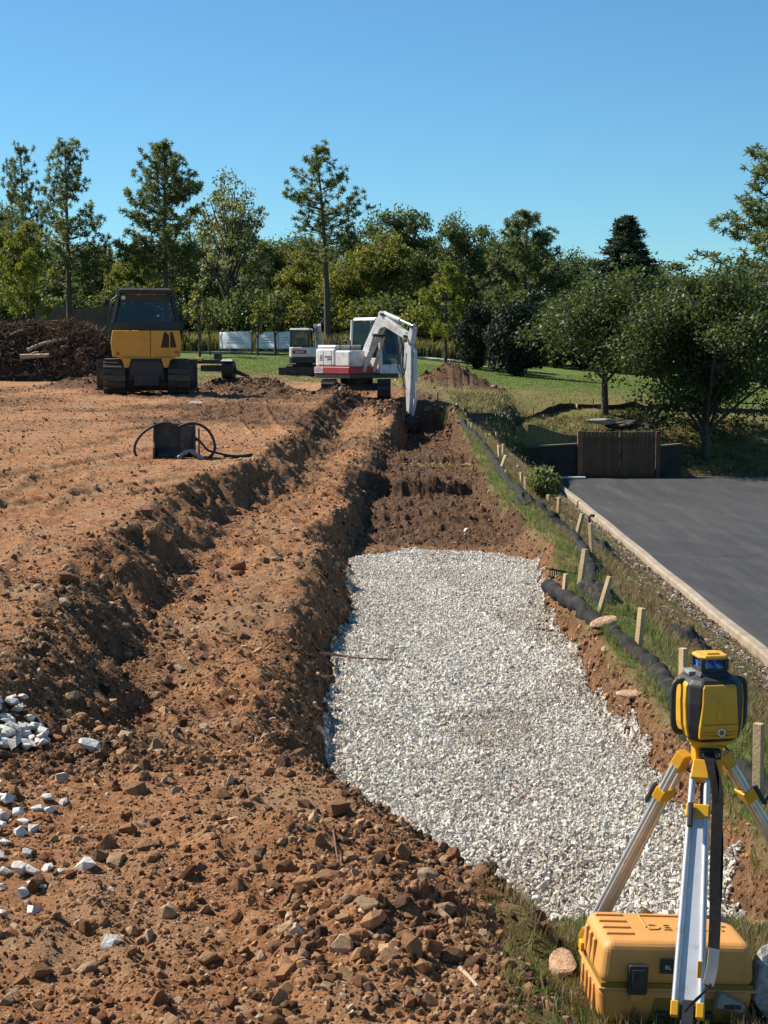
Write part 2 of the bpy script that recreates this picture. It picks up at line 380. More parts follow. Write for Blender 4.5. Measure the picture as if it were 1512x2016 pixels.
def ground_mat():
    m, nt, b = new_mat('soil_and_turf')
    geo = nt.nodes.new('ShaderNodeNewGeometry'); pos = geo.outputs['Position']
    def attr(n):
        a = nt.nodes.new('ShaderNodeAttribute'); a.attribute_name = n; return a.outputs['Fac']
    n1 = noise_node(nt, 1.1, 8, 0.62, pos); n2 = noise_node(nt, 14, 6, 0.7, pos); n3 = noise_node(nt, 60, 4, 0.7, pos); n4 = noise_node(nt, 0.35, 4, 0.5, pos)
    tan = ramp(nt, n2.outputs[0], [(0.25, (0.155, 0.066, 0.029)), (0.48, (0.355, 0.160, 0.068)), (0.70, (0.565, 0.315, 0.160))])
    tan2 = mixc(nt, ramp(nt, n1.outputs[0], [(0.45, (0, 0, 0)), (0.68, (1, 1, 1))]).outputs[0], tan.outputs[0], (0.44, 0.27, 0.145))
    dark = ramp(nt, n2.outputs[0], [(0.25, (0.044, 0.025, 0.015)), (0.55, (0.140, 0.077, 0.043)), (0.8, (0.32, 0.205, 0.125))])
    fr = nt.nodes.new('ShaderNodeMath'); fr.operation = 'MULTIPLY_ADD'
    L(nt, n1.outputs[0], fr.inputs[0]); fr.inputs[1].default_value = 0.9; fr.inputs[2].default_value = -0.45
    fa = nt.nodes.new('ShaderNodeMath'); fa.operation = 'ADD'; fa.use_clamp = True
    L(nt, fr.outputs[0], fa.inputs[0]); L(nt, attr('fresh_shade'), fa.inputs[1])
    soil = mixc(nt, fa.outputs[0], tan2, dark.outputs[0])
    soil = mixc(nt, ramp(nt, n3.outputs[0], [(0.66, (0, 0, 0)), (0.74, (1, 1, 1))]).outputs[0], soil, (0.46, 0.33, 0.21))
    green = ramp(nt, n2.outputs[0], [(0.3, (0.065, 0.096, 0.018)), (0.7, (0.155, 0.200, 0.042))])
    straw = ramp(nt, n2.outputs[0], [(0.3, (0.13, 0.098, 0.040)), (0.7, (0.33, 0.265, 0.115))])
    dd = nt.nodes.new('ShaderNodeMath'); dd.operation = 'ADD'; dd.use_clamp = True
    L(nt, attr('dry'), dd.inputs[0]); L(nt, fr.outputs[0], dd.inputs[1])
    turf = mixc(nt, dd.outputs[0], green.outputs[0], straw.outputs[0])
    c = mixc(nt, attr('grass'), soil, turf)
    L(nt, c, b.inputs['Base Color']); b.inputs['Roughness'].default_value = 0.95; b.inputs['Specular IOR Level'].default_value = 0.15
    hm = nt.nodes.new('ShaderNodeMath'); hm.operation = 'ADD'
    nb_ = noise_node(nt, 26, 8, 0.75, pos); L(nt, nb_.outputs[0], hm.inputs[0]); L(nt, n3.outputs[0], hm.inputs[1])
    bump(nt, b, hm.outputs[0], 1.0, 0.03)
    return m
M_GROUND = ground_mat()
def sub_ground(name, sel):
    f = F[sel]; used = np.unique(f); remap = np.full(len(V), -1, np.int64); remap[used] = np.arange(len(used))
    me = np_mesh(name, V[used], remap[f], M_GROUND, smooth=True)
    for an, arr in (('grass', g), ('fresh_shade', fresh_shade), ('dry', dry)):
        a = me.attributes.new(an, 'FLOAT', 'POINT'); a.data.foreach_set('value', arr[used].astype(np.float32))
    return tag(link_mesh(name, me), kind='structure')
sub_ground('dirt_ground', is_dirt)
sub_ground('lawn', is_lawn)
sub_ground('grass_bank', is_bank)
# ------------------------------------------------------------------ placing things on the terrain
_HY = 3.0 * (200 / 3.0) ** np.linspace(0, 1, 420)
def hit(px, py, fine=True, ymax=None):
    """first point of the terrain seen at photo pixel (px, py)"""
    p = at(px, py, 1.0); d = (p - Vector((0, 0, CAMZ)))
    def scan(Yv, fn):
        h_ = H(d.x * Yv, Yv, fn); h_ = np.where((d.x * Yv > KX) & (Yv < 57.3), LOT, h_)
        k = np.nonzero(CAMZ + d.z * Yv <= h_)[0]; return Yv[k[0] if len(k) else -1], h_[k[0] if len(k) else -1]
    y0, h0 = scan(_HY, False)
    y0, h0 = scan(np.linspace(y0 * 0.975, y0 * 1.01, 48), fine)
    return Vector((d.x * y0, y0, h0))
def hz(x, y, fine=True): return float(H(np.array([x]), np.array([y]), fine)[0])

# ------------------------------------------------------------------ car park, kerb, path
def asphalt():
    m, nt, b = new_mat('asphalt'); geo = nt.nodes.new('ShaderNodeNewGeometry'); pos = geo.outputs['Position']
    mp = nt.nodes.new('ShaderNodeMapping'); mp.inputs['Scale'].default_value = (2.6, 0.20, 1); mp.inputs['Rotation'].default_value = (0, 0, R(38)); L(nt, pos, mp.inputs['Vector'])
    a = noise_node(nt, 0.9, 7, 0.7, mp.outputs[0]); f = noise_node(nt, 90, 3, 0.8, pos); big = noise_node(nt, 0.12, 4, 0.5, pos)
    c = ramp(nt, a.outputs[0], [(0.30, (0.026, 0.027, 0.029)), (0.52, (0.042, 0.042, 0.044)), (0.66, (0.066, 0.064, 0.062)), (0.78, (0.105, 0.10, 0.093))])
    c2 = mixc(nt, ramp(nt, big.outputs[0], [(0.4, (0, 0, 0)), (0.7, (0.45, 0.45, 0.45))]).outputs[0], c.outputs[0], (0.060, 0.059, 0.058))
    # dusty tyre streaks
    w = nt.nodes.new('ShaderNodeTexWave'); w.wave_type = 'RINGS'; w.rings_direction = 'Z'; w.inputs['Scale'].default_value = 0.18; w.inputs['Distortion'].default_value = 14; w.inputs['Detail'].default_value = 6; w.inputs['Detail Scale'].default_value = 0.6
    mp2 = nt.nodes.new('ShaderNodeMapping'); mp2.inputs['Location'].default_value = (-13, -27, 0); mp2.inputs['Scale'].default_value = (1, 0.5, 1); L(nt, pos, mp2.inputs['Vector']); L(nt, mp2.outputs[0], w.inputs['Vector'])
    s = ramp(nt, w.outputs[0], [(0.80, (0, 0, 0)), (1.0, (0.08, 0.08, 0.08))])
    c3 = mixc(nt, s.outputs[0], c2, (0.15, 0.14, 0.125))
    sp_ = noise_node(nt, 22, 4, 0.8, pos); c3 = mixc(nt, 1.0, c3, ramp(nt, sp_.outputs[0], [(0.3, (0.72, 0.72, 0.72)), (0.7, (1.3, 1.29, 1.27))]).outputs[0], 'MULTIPLY')
    dn = noise_node(nt, 0.8, 4, 0.6, pos); wv = nt.nodes.new('ShaderNodeVectorMath'); wv.operation = 'MULTIPLY_ADD'; wv.inputs[1].default_value = (1.6, 1.6, 0); L(nt, dn.outputs['Color'], wv.inputs[0]); L(nt, pos, wv.inputs[2])
    vo = nt.nodes.new('ShaderNodeTexVoronoi'); vo.feature = 'DISTANCE_TO_EDGE'; vo.inputs['Scale'].default_value = 0.16; L(nt, wv.outputs[0], vo.inputs['Vector'])
    c3 = mixc(nt, ramp(nt, vo.outputs['Distance'], [(0.0, (0.75, 0.75, 0.75)), (0.006, (0, 0, 0))]).outputs[0], c3, (0.016, 0.016, 0.017))
    L(nt, c3, b.inputs['Base Color']); b.inputs['Roughness'].default_value = 0.8; b.inputs['Specular IOR Level'].default_value = 0.35
    bump(nt, b, f.outputs[0], 0.8, 0.010); return m
M_ASPH = asphalt()
lx_ = np.concatenate([[KX + 0.1], np.linspace(KX + 0.6, 20, 30), [60, 120]]); ly_ = np.concatenate([[-60], np.linspace(4, 57.25, 90)])
LX, LY = np.meshgrid(lx_, ly_); LZ = LOT + 0.03 * fbm(LX * 0.15, LY * 0.12, 2, 400)
ii = np.arange(LX.size).reshape(LX.shape)
tag(link_mesh('parking_lot', np_mesh('parking_lot', np.stack([LX, LY, LZ], -1).reshape(-1, 3), np.stack([ii[:-1, :-1], ii[:-1, 1:], ii[1:, 1:], ii[1:, :-1]], -1).reshape(-1, 4), M_ASPH, True)), kind='structure')
M_KERB = pm('sandy_concrete', (0.26, 0.21, 0.155), (0.36, 0.30, 0.23), 3.0, 0.95, bmp=0.5, bscale=60, dirt=(0.20, 0.14, 0.09), dscale=1.2, dlo=0.55, dhi=0.75)
def ribbon_prism(name, line, prof, mat, parent=None):
    """profile [(offset, z)] swept along a polyline"""
    vs_ = []; n = len(prof); fs_ = []
    for i, p in enumerate(line):
        t = (line[min(i + 1, len(line) - 1)] - line[max(i - 1, 0)]); t.z = 0; t.normalize(); s = Vector((t.y, -t.x, 0))
        for (o, z) in prof: vs_.append(p + s * o + Vector((0, 0, z)))
    for i in range(len(line) - 1):
        for k in range(n): fs_.append((i*n+k, i*n+(k+1) % n, (i+1)*n+(k+1) % n, (i+1)*n+k))
    fs_ += [tuple(range(n)), tuple(range((len(line)-1)*n, len(line)*n))[::-1]]
    return MB().add(vs_, fs_).build(name, mat, parent)
kl = [Vector((KX + 0.03 * math.sin(y_ * 0.17) + 0.012 * math.sin(y_ * 1.1), y_, LOT)) for y_ in np.arange(-10, 52.2, 0.6)]
kerb = ribbon_prism('kerb', kl, [(-0.11, -0.3), (-0.10, 0.08), (-0.07, 0.115), (0.07, 0.115), (0.11, 0.085), (0.12, -0.2)], M_KERB)
tag(kerb, kind='structure')
M_CONC = pm('pale_concrete', (0.46, 0.45, 0.42), (0.56, 0.54, 0.50), 0.8, 0.9)
pl = [(-16.5, 98), (-13, 98.5), (-9, 101), (-4, 102.5), (2, 101), (5, 99), (7.5, 96)]
pts = []
for i in range(len(pl) - 1):
    for k in range(8):
        t = k / 8; x_ = lerp(pl[i][0], pl[i+1][0], t); y_ = lerp(pl[i][1], pl[i+1][1], t); pts.append(Vector((x_, y_, hz(x_, y_) + 0.02)))
tag(ribbon_prism('concrete_path', pts, [(-0.75, -0.3), (-0.75, 0.03), (0.75, 0.03), (0.75, -0.3)], M_CONC), kind='structure')

# ------------------------------------------------------------------ stones: sources and geometry-node scatter for what nobody could count
def rock_mesh(name, seed, mat, n=13, flat=0.7, elong=1.25):
    r = np.random.default_rng(seed); bm = bmesh.new()
    for k in range(n):
        p = r.normal(size=3); p /= np.linalg.norm(p); p *= r.uniform(0.42, 0.54); bm.verts.new((p[0] * elong, p[1], p[2] * flat))
    res = bmesh.ops.convex_hull(bm, input=bm.verts)
    bmesh.ops.delete(bm, geom=[v for v in bm.verts if not v.link_faces], context='VERTS')
    me = bpy.data.meshes.new(name); bm.to_mesh(me); bm.free(); me.materials.append(mat); return me
def rock_mesh_fine(name, seed, mat, flat=0.75, elong=1.2, chips=7, lo=0.24, hi=0.40):
    """a broken stone: a ball cut by a few planes, with a rough surface (for stones that show large)"""
    r = np.random.default_rng(seed); bm = bmesh.new(); bmesh.ops.create_icosphere(bm, subdivisions=3, radius=0.5)
    planes = []
    for k in range(chips):
        n_ = r.normal(size=3); n_ /= np.linalg.norm(n_); planes.append((n_, r.uniform(lo, hi)))
    for v in bm.verts:
        p = np.array(v.co)
        for n_, d_ in planes:
            e = p @ n_ - d_
            if e > 0: p = p - n_ * e * 0.94
        v.co = (p[0] * elong, p[1], p[2] * flat)
    for v in bm.verts: v.co += v.normal * r.uniform(-0.012, 0.012)
    for f in bm.faces: f.smooth = False
    me = bpy.data.meshes.new(name); bm.to_mesh(me); bm.free(); me.materials.append(mat); return me
def rand_mat(name, stops, rough=0.95, bscale=120, bmp=0.5, spec=0.2, tex=None):
    m, nt, b = new_mat(name); oi = nt.nodes.new('ShaderNodeObjectInfo')
    c = ramp(nt, oi.outputs['Random'], stops).outputs[0]
    tc = nt.nodes.new('ShaderNodeTexCoord'); n = noise_node(nt, 4.0 if tex is None else tex, 5, 0.65, tc.outputs['Object'])
    r = ramp(nt, n.outputs[0], [(0.3, (0.72, 0.70, 0.68)), (0.7, (1.12, 1.12, 1.12))])
    c = mixc(nt, 1.0, c, r.outputs[0], 'MULTIPLY')
    L(nt, c, b.inputs['Base Color']); b.inputs['Roughness'].default_value = rough; b.inputs['Specular IOR Level'].default_value = spec
    n2 = noise_node(nt, 9.0, 5, 0.7, tc.outputs['Object']); bump(nt, b, n2.outputs[0], bmp, 0.03)
    return m
M_GRAVEL = rand_mat('white_limestone', [(0, (0.38, 0.35, 0.29)), (0.10, (0.64, 0.60, 0.52)), (0.5, (0.80, 0.765, 0.68)), (0.87, (0.90, 0.875, 0.81)), (0.95, (0.58, 0.46, 0.32)), (1, (0.76, 0.72, 0.64))])
M_CLOD = rand_mat('soil_clods', [(0, (0.14, 0.062, 0.030)), (0.3, (0.26, 0.125, 0.056)), (0.65, (0.37, 0.195, 0.092)), (0.88, (0.47, 0.295, 0.16)), (1, (0.56, 0.42, 0.28))])
M_CLODD = rand_mat('dark_soil_clods', [(0, (0.045, 0.024, 0.014)), (0.5, (0.13, 0.070, 0.038)), (0.85, (0.23, 0.13, 0.07)), (1, (0.42, 0.31, 0.21))])
M_WROCK = pm('white_rock_face', (0.54, 0.50, 0.44), (0.72, 0.68, 0.61), 3, 0.9, bmp=0.8, bscale=6, rand=0.12, spec=0.2, dirt=(0.40, 0.25, 0.14), dscale=1.6, dlo=0.56, dhi=0.74)
def brown_rock():
    return rand_mat('brown_rock_face', [(0, (0.20, 0.10, 0.05)), (0.4, (0.31, 0.17, 0.085)), (0.75, (0.42, 0.255, 0.14)), (1, (0.52, 0.38, 0.25))], tex=2.5, bmp=0.8)
M_BROCK = brown_rock()

def gn_scatter(name, P, ROT, SC, IDX, srcs, label=None):
    """one object of kind stuff: source meshes set on points by geometry nodes"""
    me = bpy.data.meshes.new(name); me.vertices.add(len(P)); me.vertices.foreach_set('co', np.asarray(P, np.float32).ravel())
    a = me.attributes.new('rot', 'FLOAT_VECTOR', 'POINT'); a.data.foreach_set('vector', np.asarray(ROT, np.float32).ravel())
    a = me.attributes.new('scl', 'FLOAT_VECTOR', 'POINT'); a.data.foreach_set('vector', np.asarray(SC, np.float32).ravel())
    a = me.attributes.new('pick', 'INT', 'POINT'); a.data.foreach_set('value', np.asarray(IDX, np.int32))
    o = link_mesh(name, me); tag(o, label, kind='stuff')
    cc = bpy.data.collections.new(name + '_sources')
    for i, sm in enumerate(srcs): cc.objects.link(bpy.data.objects.new('%s_source_%02d' % (name, i), sm))
    ng = bpy.data.node_groups.new(name, 'GeometryNodeTree')
    ng.interface.new_socket('Geometry', in_out='INPUT', socket_type='NodeSocketGeometry'); ng.interface.new_socket('Geometry', in_out='OUTPUT', socket_type='NodeSocketGeometry')
    N = ng.nodes; gi = N.new('NodeGroupInput'); go = N.new('NodeGroupOutput'); ins = N.new('GeometryNodeInstanceOnPoints'); ci = N.new('GeometryNodeCollectionInfo')
    ci.inputs['Collection'].default_value = cc; ci.inputs['Separate Children'].default_value = True; ci.inputs['Reset Children'].default_value = True
    def na(nm, ty):
        n = N.new('GeometryNodeInputNamedAttribute'); n.data_type = ty; n.inputs['Name'].default_value = nm; return n.outputs['Attribute']
    ng.links.new(gi.outputs[0], ins.inputs['Points']); ng.links.new(ci.outputs[0], ins.inputs['Instance']); ins.inputs['Pick Instance'].default_value = True
    ng.links.new(na('pick', 'INT'), ins.inputs['Instance Index']); ng.links.new(na('scl', 'FLOAT_VECTOR'), ins.inputs['Scale'])
    e = N.new('FunctionNodeEulerToRotation'); ng.links.new(na('rot', 'FLOAT_VECTOR'), e.inputs[0]); ng.links.new(e.outputs[0], ins.inputs['Rotation'])
    ng.links.new(ins.outputs[0], go.inputs[0])
    md = o.modifiers.new('scatter', 'NODES'); md.node_group = ng
    return o

# gravel bed in the trench
def in_gravel(x, y):
    n = 0.09 * fbm(x * 3, y * 2.2, 3, 500)
    lo = ip(y, T_XTL) - 0.02 + n + 0.07 * sstep(17.2, 18.6, y) * 2; hi = ip(y, T_XTR) + 0.04 + n
    top = 18.5 - 0.9 * ((x - 0.55) / 1.1) ** 2 + 4 * n; bot = 6.25 + 0.35 * sstep(0.5, 0.0, x) + 2 * n
    return (x > lo) & (x < hi) & (y < top) & (y > bot)
N_ = 260000
gx = rng.uniform(-0.7, 2.0, N_); gy = rng.uniform(6.0, 18.7, N_); keep = in_gravel(gx, gy)
# thin the far end where single stones drop under two pixels, with bigger stones there
gx, gy = gx[keep], gy[keep]
s = rng.lognormal(math.log(0.0170), 0.40, len(gx)); s = np.clip(s, 0.009, 0.05)
gz = H(gx, gy) + 0.020 * fbm(gx * 1.1, gy * 1.8, 3, 520) + 0.012 + rng.uniform(-0.004, 0.016, len(gx))
bx_a = np.arange(-0.8, 2.1, 0.05); by_a = np.arange(6.0, 18.8, 0.06); BGX, BGY = np.meshgrid(bx_a, by_a); BGZ = H(BGX, BGY) + 0.020 * fbm(BGX * 1.1, BGY * 1.8, 3, 520) + 0.009
i2 = np.arange(BGX.size).reshape(BGX.shape); BF = np.stack([i2[:-1, :-1], i2[:-1, 1:], i2[1:, 1:], i2[1:, :-1]], -1).reshape(-1, 4); cm = in_gravel(BGX, BGY).ravel(); BF = BF[cm[BF].all(1)]
tag(link_mesh('gravel_bed', np_mesh('gravel_bed', np.stack([BGX, BGY, BGZ], -1).reshape(-1, 3), BF, pm('limestone_fines', (0.36, 0.33, 0.28), (0.56, 0.53, 0.47), 40, 0.95, bmp=1.0, bscale=120), True)), kind='structure')
M_GRAVD = rand_mat('dusty_limestone', [(0, (0.30, 0.25, 0.19)), (0.4, (0.52, 0.45, 0.36)), (1, (0.68, 0.62, 0.52))])
srcs = [rock_mesh('gravel_stone_%d' % k, 900 + k, M_GRAVEL if k < 8 else M_GRAVD, 11, 0.72, 1.2) for k in range(12)]
band_ = fbm(gx * 0.9, gy * 0.55, 3, 530); s = s * (1 + 0.35 * band_)
dusty = rng.random(len(gx)) < np.clip(0.06 + 0.55 * sstep(0.18, 0.5, fbm(gx * 1.4, gy * 1.0, 3, 540)) + 0.5 * sstep(0.22, 0.0, gx - ip(gy, T_XTL)) + 0.35 * sstep(0.2, 0.0, ip(gy, T_XTR) - gx), 0, 0.8)
gi_ = np.where(dusty, rng.integers(8, 12, len(gx)), rng.integers(0, 8, len(gx)))
gn_scatter('gravel', np.stack([gx, gy, gz], -1), rng.uniform(0, 6.28, (len(gx), 3)), np.stack([s, s, s], -1) * rng.uniform(0.75, 1.25, (len(gx), 3)), gi_, srcs, 'crushed white limestone gravel filling the trench floor')

# loose clods and crumbs over the dug soil
def clod_field(n, seed, size, sig, smin_px, far):
    r = np.random.default_rng(seed)
    y_ = 3.4 * (far / 3.4) ** (r.random(n) ** 0.9); x_ = r.uniform(-0.27, 0.235, n) * y_ + r.uniform(-0.3, 0.3, n)
    g_, f_, d_ = zone(x_, y_)
    ang = fbm(x_ * 1.2, y_ * 0.9, 3, seed)
    pr = (1 - g_) * (0.22 + 0.9 * f_ + 0.6 * np.maximum(0, ang))
    k = (r.random(n) < pr) & (g_ < 0.55) & ~in_gravel(x_, y_)
    x_, y_, f_ = x_[k], y_[k], f_[k]
    s_ = np.clip(r.lognormal(math.log(size), sig, len(x_)), 0.006, 0.075); s_ = np.maximum(s_, y_ * smin_px)
    z_ = H(x_, y_) + s_ * r.uniform(-0.28, 0.16, len(x_))
    return x_, y_, z_, s_, f_, r
cx, cy, cz, cs, cf, r_ = clod_field(190000, 31, 0.0125, 0.66, 0.0008, 50)
isd = (r_.random(len(cx)) < (0.05 + 0.60 * cf))
srcs = [rock_mesh('clod_%d' % k, 950 + k, M_CLOD if k < 5 else M_CLODD, 22, 0.75, 1.2) for k in range(10)]
gn_scatter('soil_clods', np.stack([cx, cy, cz], -1), r_.uniform(0, 6.28, (len(cx), 3)), np.stack([cs, cs, cs], -1) * r_.uniform(0.7, 1.35, (len(cx), 3)), r_.integers(0, 5, len(cx)) + 5 * isd, srcs, 'loose clods and crumbs of brown soil over the dug ground')

cx, cy, cz, cs, cf, r_ = clod_field(150000, 57, 0.0085, 0.5, 0.0009, 11)
isd = (r_.random(len(cx)) < (0.05 + 0.5 * cf)); cs = np.minimum(cs, 0.03)
P1 = np.stack([cx, cy, cz], -1); S1 = cs; I1 = r_.integers(0, 5, len(cx)) + 5 * isd
hp = []
def patch(n_, x0, x1, y0, y1): return np.stack([rng.uniform(x0, x1, n_), rng.uniform(y0, y1, n_)], -1)
yy_ = rng.uniform(7.0, 34, 1500); xu_ = ip(yy_, T_XU); up_ = np.stack([xu_ + rng.uniform(-0.15, 1.25, 1500), yy_], -1)
yy_ = rng.uniform(5.6, 34, 900); lo_ = np.stack([ip(yy_, T_XBC) + rng.uniform(-0.2, 0.5, 900), yy_], -1)
yy_ = 7 * (30 / 7) ** rng.random(800); rt_ = np.stack([ip(yy_, T_XTR) + rng.uniform(-0.12, 0.16, 800), yy_], -1)
md = np.concatenate([patch(520, -0.35, 0.6, 4.1, 5.7), patch(420, -1.9, -0.7, 6.5, 7.4), up_, lo_, rt_]); ms = np.clip(rng.lognormal(math.log(0.026), 0.5, len(md)), 0.012, 0.085)
P1 = np.concatenate([P1, np.stack([md[:, 0], md[:, 1], H(md[:, 0], md[:, 1]) + 0.05 * ms], -1)]); S1 = np.concatenate([S1, ms]); I1 = np.concatenate([I1, rng.integers(0, 10, len(md))])
for (hx0, hy0, rx0, ry0, hh0) in HEAPS[:7]:
    q_ = rng.normal(0, 0.55, (420, 2)) * np.array([rx0, ry0]) + np.array([hx0, hy0]); hp.append(q_)
hp = np.concatenate(hp); hs_ = np.clip(rng.lognormal(math.log(0.06), 0.5, len(hp)), 0.03, 0.22)
P1 = np.concatenate([P1, np.stack([hp[:, 0], hp[:, 1], H(hp[:, 0], hp[:, 1]) + 0.1 * hs_], -1)]); S1 = np.concatenate([S1, hs_]); I1 = np.concatenate([I1, rng.integers(4, 10, len(hp))])
gn_scatter('soil_crumbs', P1, rng.uniform(0, 6.28, P1.shape), np.stack([S1, S1, S1], -1) * rng.uniform(0.7, 1.35, P1.shape), I1, srcs, 'fine crumbs of brown soil on the near ground and spoil heaps')
M_YSTRAW = rand_mat('yellow_straw', [(0, (0.45, 0.36, 0.10)), (1, (0.62, 0.52, 0.20))])
ys_ = [MB().taper((0, 0, -0.05), (1.0, 0.3), (0.8, 0.2), 0.1).mesh('straw_%d' % q, M_YSTRAW) for q in range(2)]
qx = rng.uniform(0.35, 1.75, 150); qy = 30.3 + rng.normal(0, 0.18, 150)
gn_scatter('yellow_straw', np.stack([qx, qy, H(qx, qy) + 0.02], -1), rng.normal(0, 0.5, (150, 3)), np.stack([rng.uniform(0.04, 0.12, 150)] * 3, -1), rng.integers(0, 2, 150), ys_, 'yellow straw scattered across the far trench floor')

# ------------------------------------------------------------------ stones one can count
GROUP_W = 'white rocks spilled on the soil'
WL = 'chunk of white rock spilled on the brown soil near the path of the diggers'
wr = [rock_mesh('white_rock', 600 + k, M_WROCK, 14, 0.68, 1.25) for k in range(9)]
br = [rock_mesh_fine('brown_rock', 640 + k, M_BROCK, 0.72, 1.25, 13) if k % 2 else rock_mesh('brown_rock', 640 + k, M_BROCK, 15, 0.72, 1.25) for k in range(12)]
def put_rock(kind, name, p, s, label, group, cat='rock', rot=None, sink=0.22, sc=(1, 1, 1)):
    o = link_mesh(name, random.choice(kind)); o.scale = (s * sc[0], s * sc[1], s * sc[2])
    o.rotation_euler = rot or (random.uniform(-0.4, 0.4), random.uniform(-0.4, 0.4), random.uniform(0, 6.28))
    o.location = (p.x, p.y, p.z + s * (0.36 * sc[2] - sink)); tag(o, label, cat, group); return o
heap = []
rr = random.Random(5)
for k in range(70):
    heap.append((rr.uniform(-22, 88) ** 1.0, rr.uniform(1372, 1478), rr.uniform(20, 36)))
heap = [h for h in heap if h[0] < 40 + (h[1] - 1372) * 0.55 and h[0] < 95]
for k in range(14): heap.append((rr.uniform(-20, 46), rr.uniform(1552, 1650), rr.uniform(24, 40)))
for (px, py, d) in heap:
    p = hit(px, py); put_rock(wr, 'white_rock', p + Vector((0, 0, rr.uniform(0, 0.03))), d * p.y / FPX * 1.0,
        'white rock in the spilled heap at the left edge of the photo', 'white rocks heaped at the picture edge')
for i, (px, py, d) in enumerate(sorted([(92,1572,26),(125,1583,22),(76,1594,26),(96,1598,22),(70,1635,34),(10,1662,26),(53,1684,32),(40,1716,44),(64,1720,36),(95,1713,28),(118,1720,24),(66,1744,26),(84,1747,20),(38,1759,34),(5,1750,22),(67,1790,36),(3,1802,26),(12,1722,30),(-4,1690,30)], key=lambda q: q[1])):
    p = hit(px, py); put_rock(wr, 'white_rock', p, d * p.y / FPX * 1.0, ORD[i] + ' loose white rock counted down the reddish soil below the white heap', GROUP_W)
for (px, py, d, lab) in [(166,1706,38,'flat white rock apart from the others beside brown stones'), (218,1859,42,'lone white rock lying nearest the bottom edge of the dirt'), (178,1480,44,'long pale rock on dark clods right of the white heap'), (918,1046,12,'small pale stone on the bare trench floor')]:
    p = hit(px, py); put_rock(wr, 'white_rock', p, d * p.y / FPX * 1.1, lab, None)
# brown stones read off the photograph: px, py, diameter in pixels
BR = [(140,1377,34),(325,1345,30),(395,1440,34),(270,1560,46),(300,1620,30),(385,1600,30),(660,1600,62),(600,1588,30),(655,1735,62),(655,1800,28),(500,1690,34),(512,1675,28),(280,1630,28),(300,1670,52),(195,1690,40),(230,1700,44),(265,1520,24),(395,1710,30),(500,1715,36),(540,1750,34),(152,1655,26),(210,1915,28),(150,1905,22),(80,1985,34),(572,1868,42),(608,1870,38),(580,1905,52),(500,1960,34),(725,1785,46),(780,1905,34),(890,1890,50),(905,1850,26),(740,1820,22),(690,1690,30),(130,1140,40),(135,1120,26),(185,1185,28),(230,1184,22),(470,1120,34),(520,1108,26),(545,1104,24),(255,1045,26),(290,1010,26),(80,1255,30),(300,1050,30),(480,1255,24),(330,1255,24),(60,1300,26),(205,1240,22),(700,1720,24),(345,1560,30),(430,1560,26),(830,1840,34),(860,1900,26),(945,1960,30),(985,1990,44),(640,1945,30),(700,1880,28),(420,1905,26),(760,1850,24),(820,1960,26),(740,1975,30)]
bi = 0
for (px, py, d) in BR:
    p = hit(px, py); put_rock(br, 'brown_rock', p, d * p.y / FPX * 1.05, 'brown stone among the loose soil of the excavation', 'brown stones lying in the dug soil', sink=0.25)
rr = random.Random(77)
for k in range(150):
    y_ = 3.8 * (30 / 3.8) ** rr.random(); x_ = rr.uniform(-0.25, 0.03) * y_
    g_, f_, _ = zone(np.array([x_]), np.array([y_]))
    if g_[0] > 0.4 or in_gravel(np.array([x_]), np.array([y_]))[0] or rr.random() > 0.3 + f_[0]: continue
    put_rock(br, 'brown_rock', Vector((x_, y_, hz(x_, y_))), rr.uniform(0.03, 0.075) * (1 + 0.02 * y_), 'brown stone among the loose soil of the excavation', 'brown stones lying in the dug soil', sink=0.22)
M_OROCK = pm('orange_rock_face', (0.46, 0.25, 0.13), (0.60, 0.42, 0.27), 4, 0.95, bmp=0.8, bscale=10, dirt=(0.22, 0.11, 0.06), dscale=2.5)
orr = [rock_mesh_fine('orange_rock', 703, M_OROCK, 0.75, 1.3, 9, 0.18, 0.34)]
p = hit(1195, 1240); put_rock(orr, 'orange_rock', p, 0.20, 'orange tan rock lying across the black sock by the gravel', None, sc=(1.15, 0.8, 0.9), sink=0.1, rot=(0.2, -0.1, 0.3))
p = hit(1250, 1372); put_rock(orr, 'orange_rock', p, 0.17, 'flat orange tan rock in the grass left of the laser', None, sc=(1.2, 0.8, 0.6), sink=0.20, rot=(0.1, 0.12, 0.1))
p = hit(1192, 1282); put_rock(orr, 'orange_rock', p, 0.07, 'small tan stone beneath the orange rock on the sock', None)
p = hit(1112, 1905); put_rock(orr, 'orange_rock', p, 0.11, 'reddish stone half hidden behind the yellow case', None)
M_GREYR = pm('grey_rock_face', (0.20, 0.185, 0.17), (0.40, 0.38, 0.35), 14, 0.95, bmp=0.8, bscale=25)
gr_ = [rock_mesh_fine('grey_boulder', 720, M_GREYR, 0.9, 1.0, 8)]
# grey boulder at the frame edge beside the case
bp = Vector((1.165, 4.40, hz(1.165, 4.40))); put_rock(gr_, 'grey_boulder', bp, 0.26, 'grey speckled boulder cut by the frame right of the case', None, sc=(0.8, 1, 1.05), sink=0.05, rot=(0.1, 0.2, 1.0))
for (px, py, d) in [(845,783,16),(858,800,14),(870,806,20),(905,832,16)]:
    p = hit(px, py, ymax=60); put_rock(br, 'pale_stone', p, d * p.y / FPX * 0.8, ORD[[845, 858, 870, 905].index(px)] + ' pale stone of the row on dark spoil right of the bucket', 'pale stones beside the bucket')
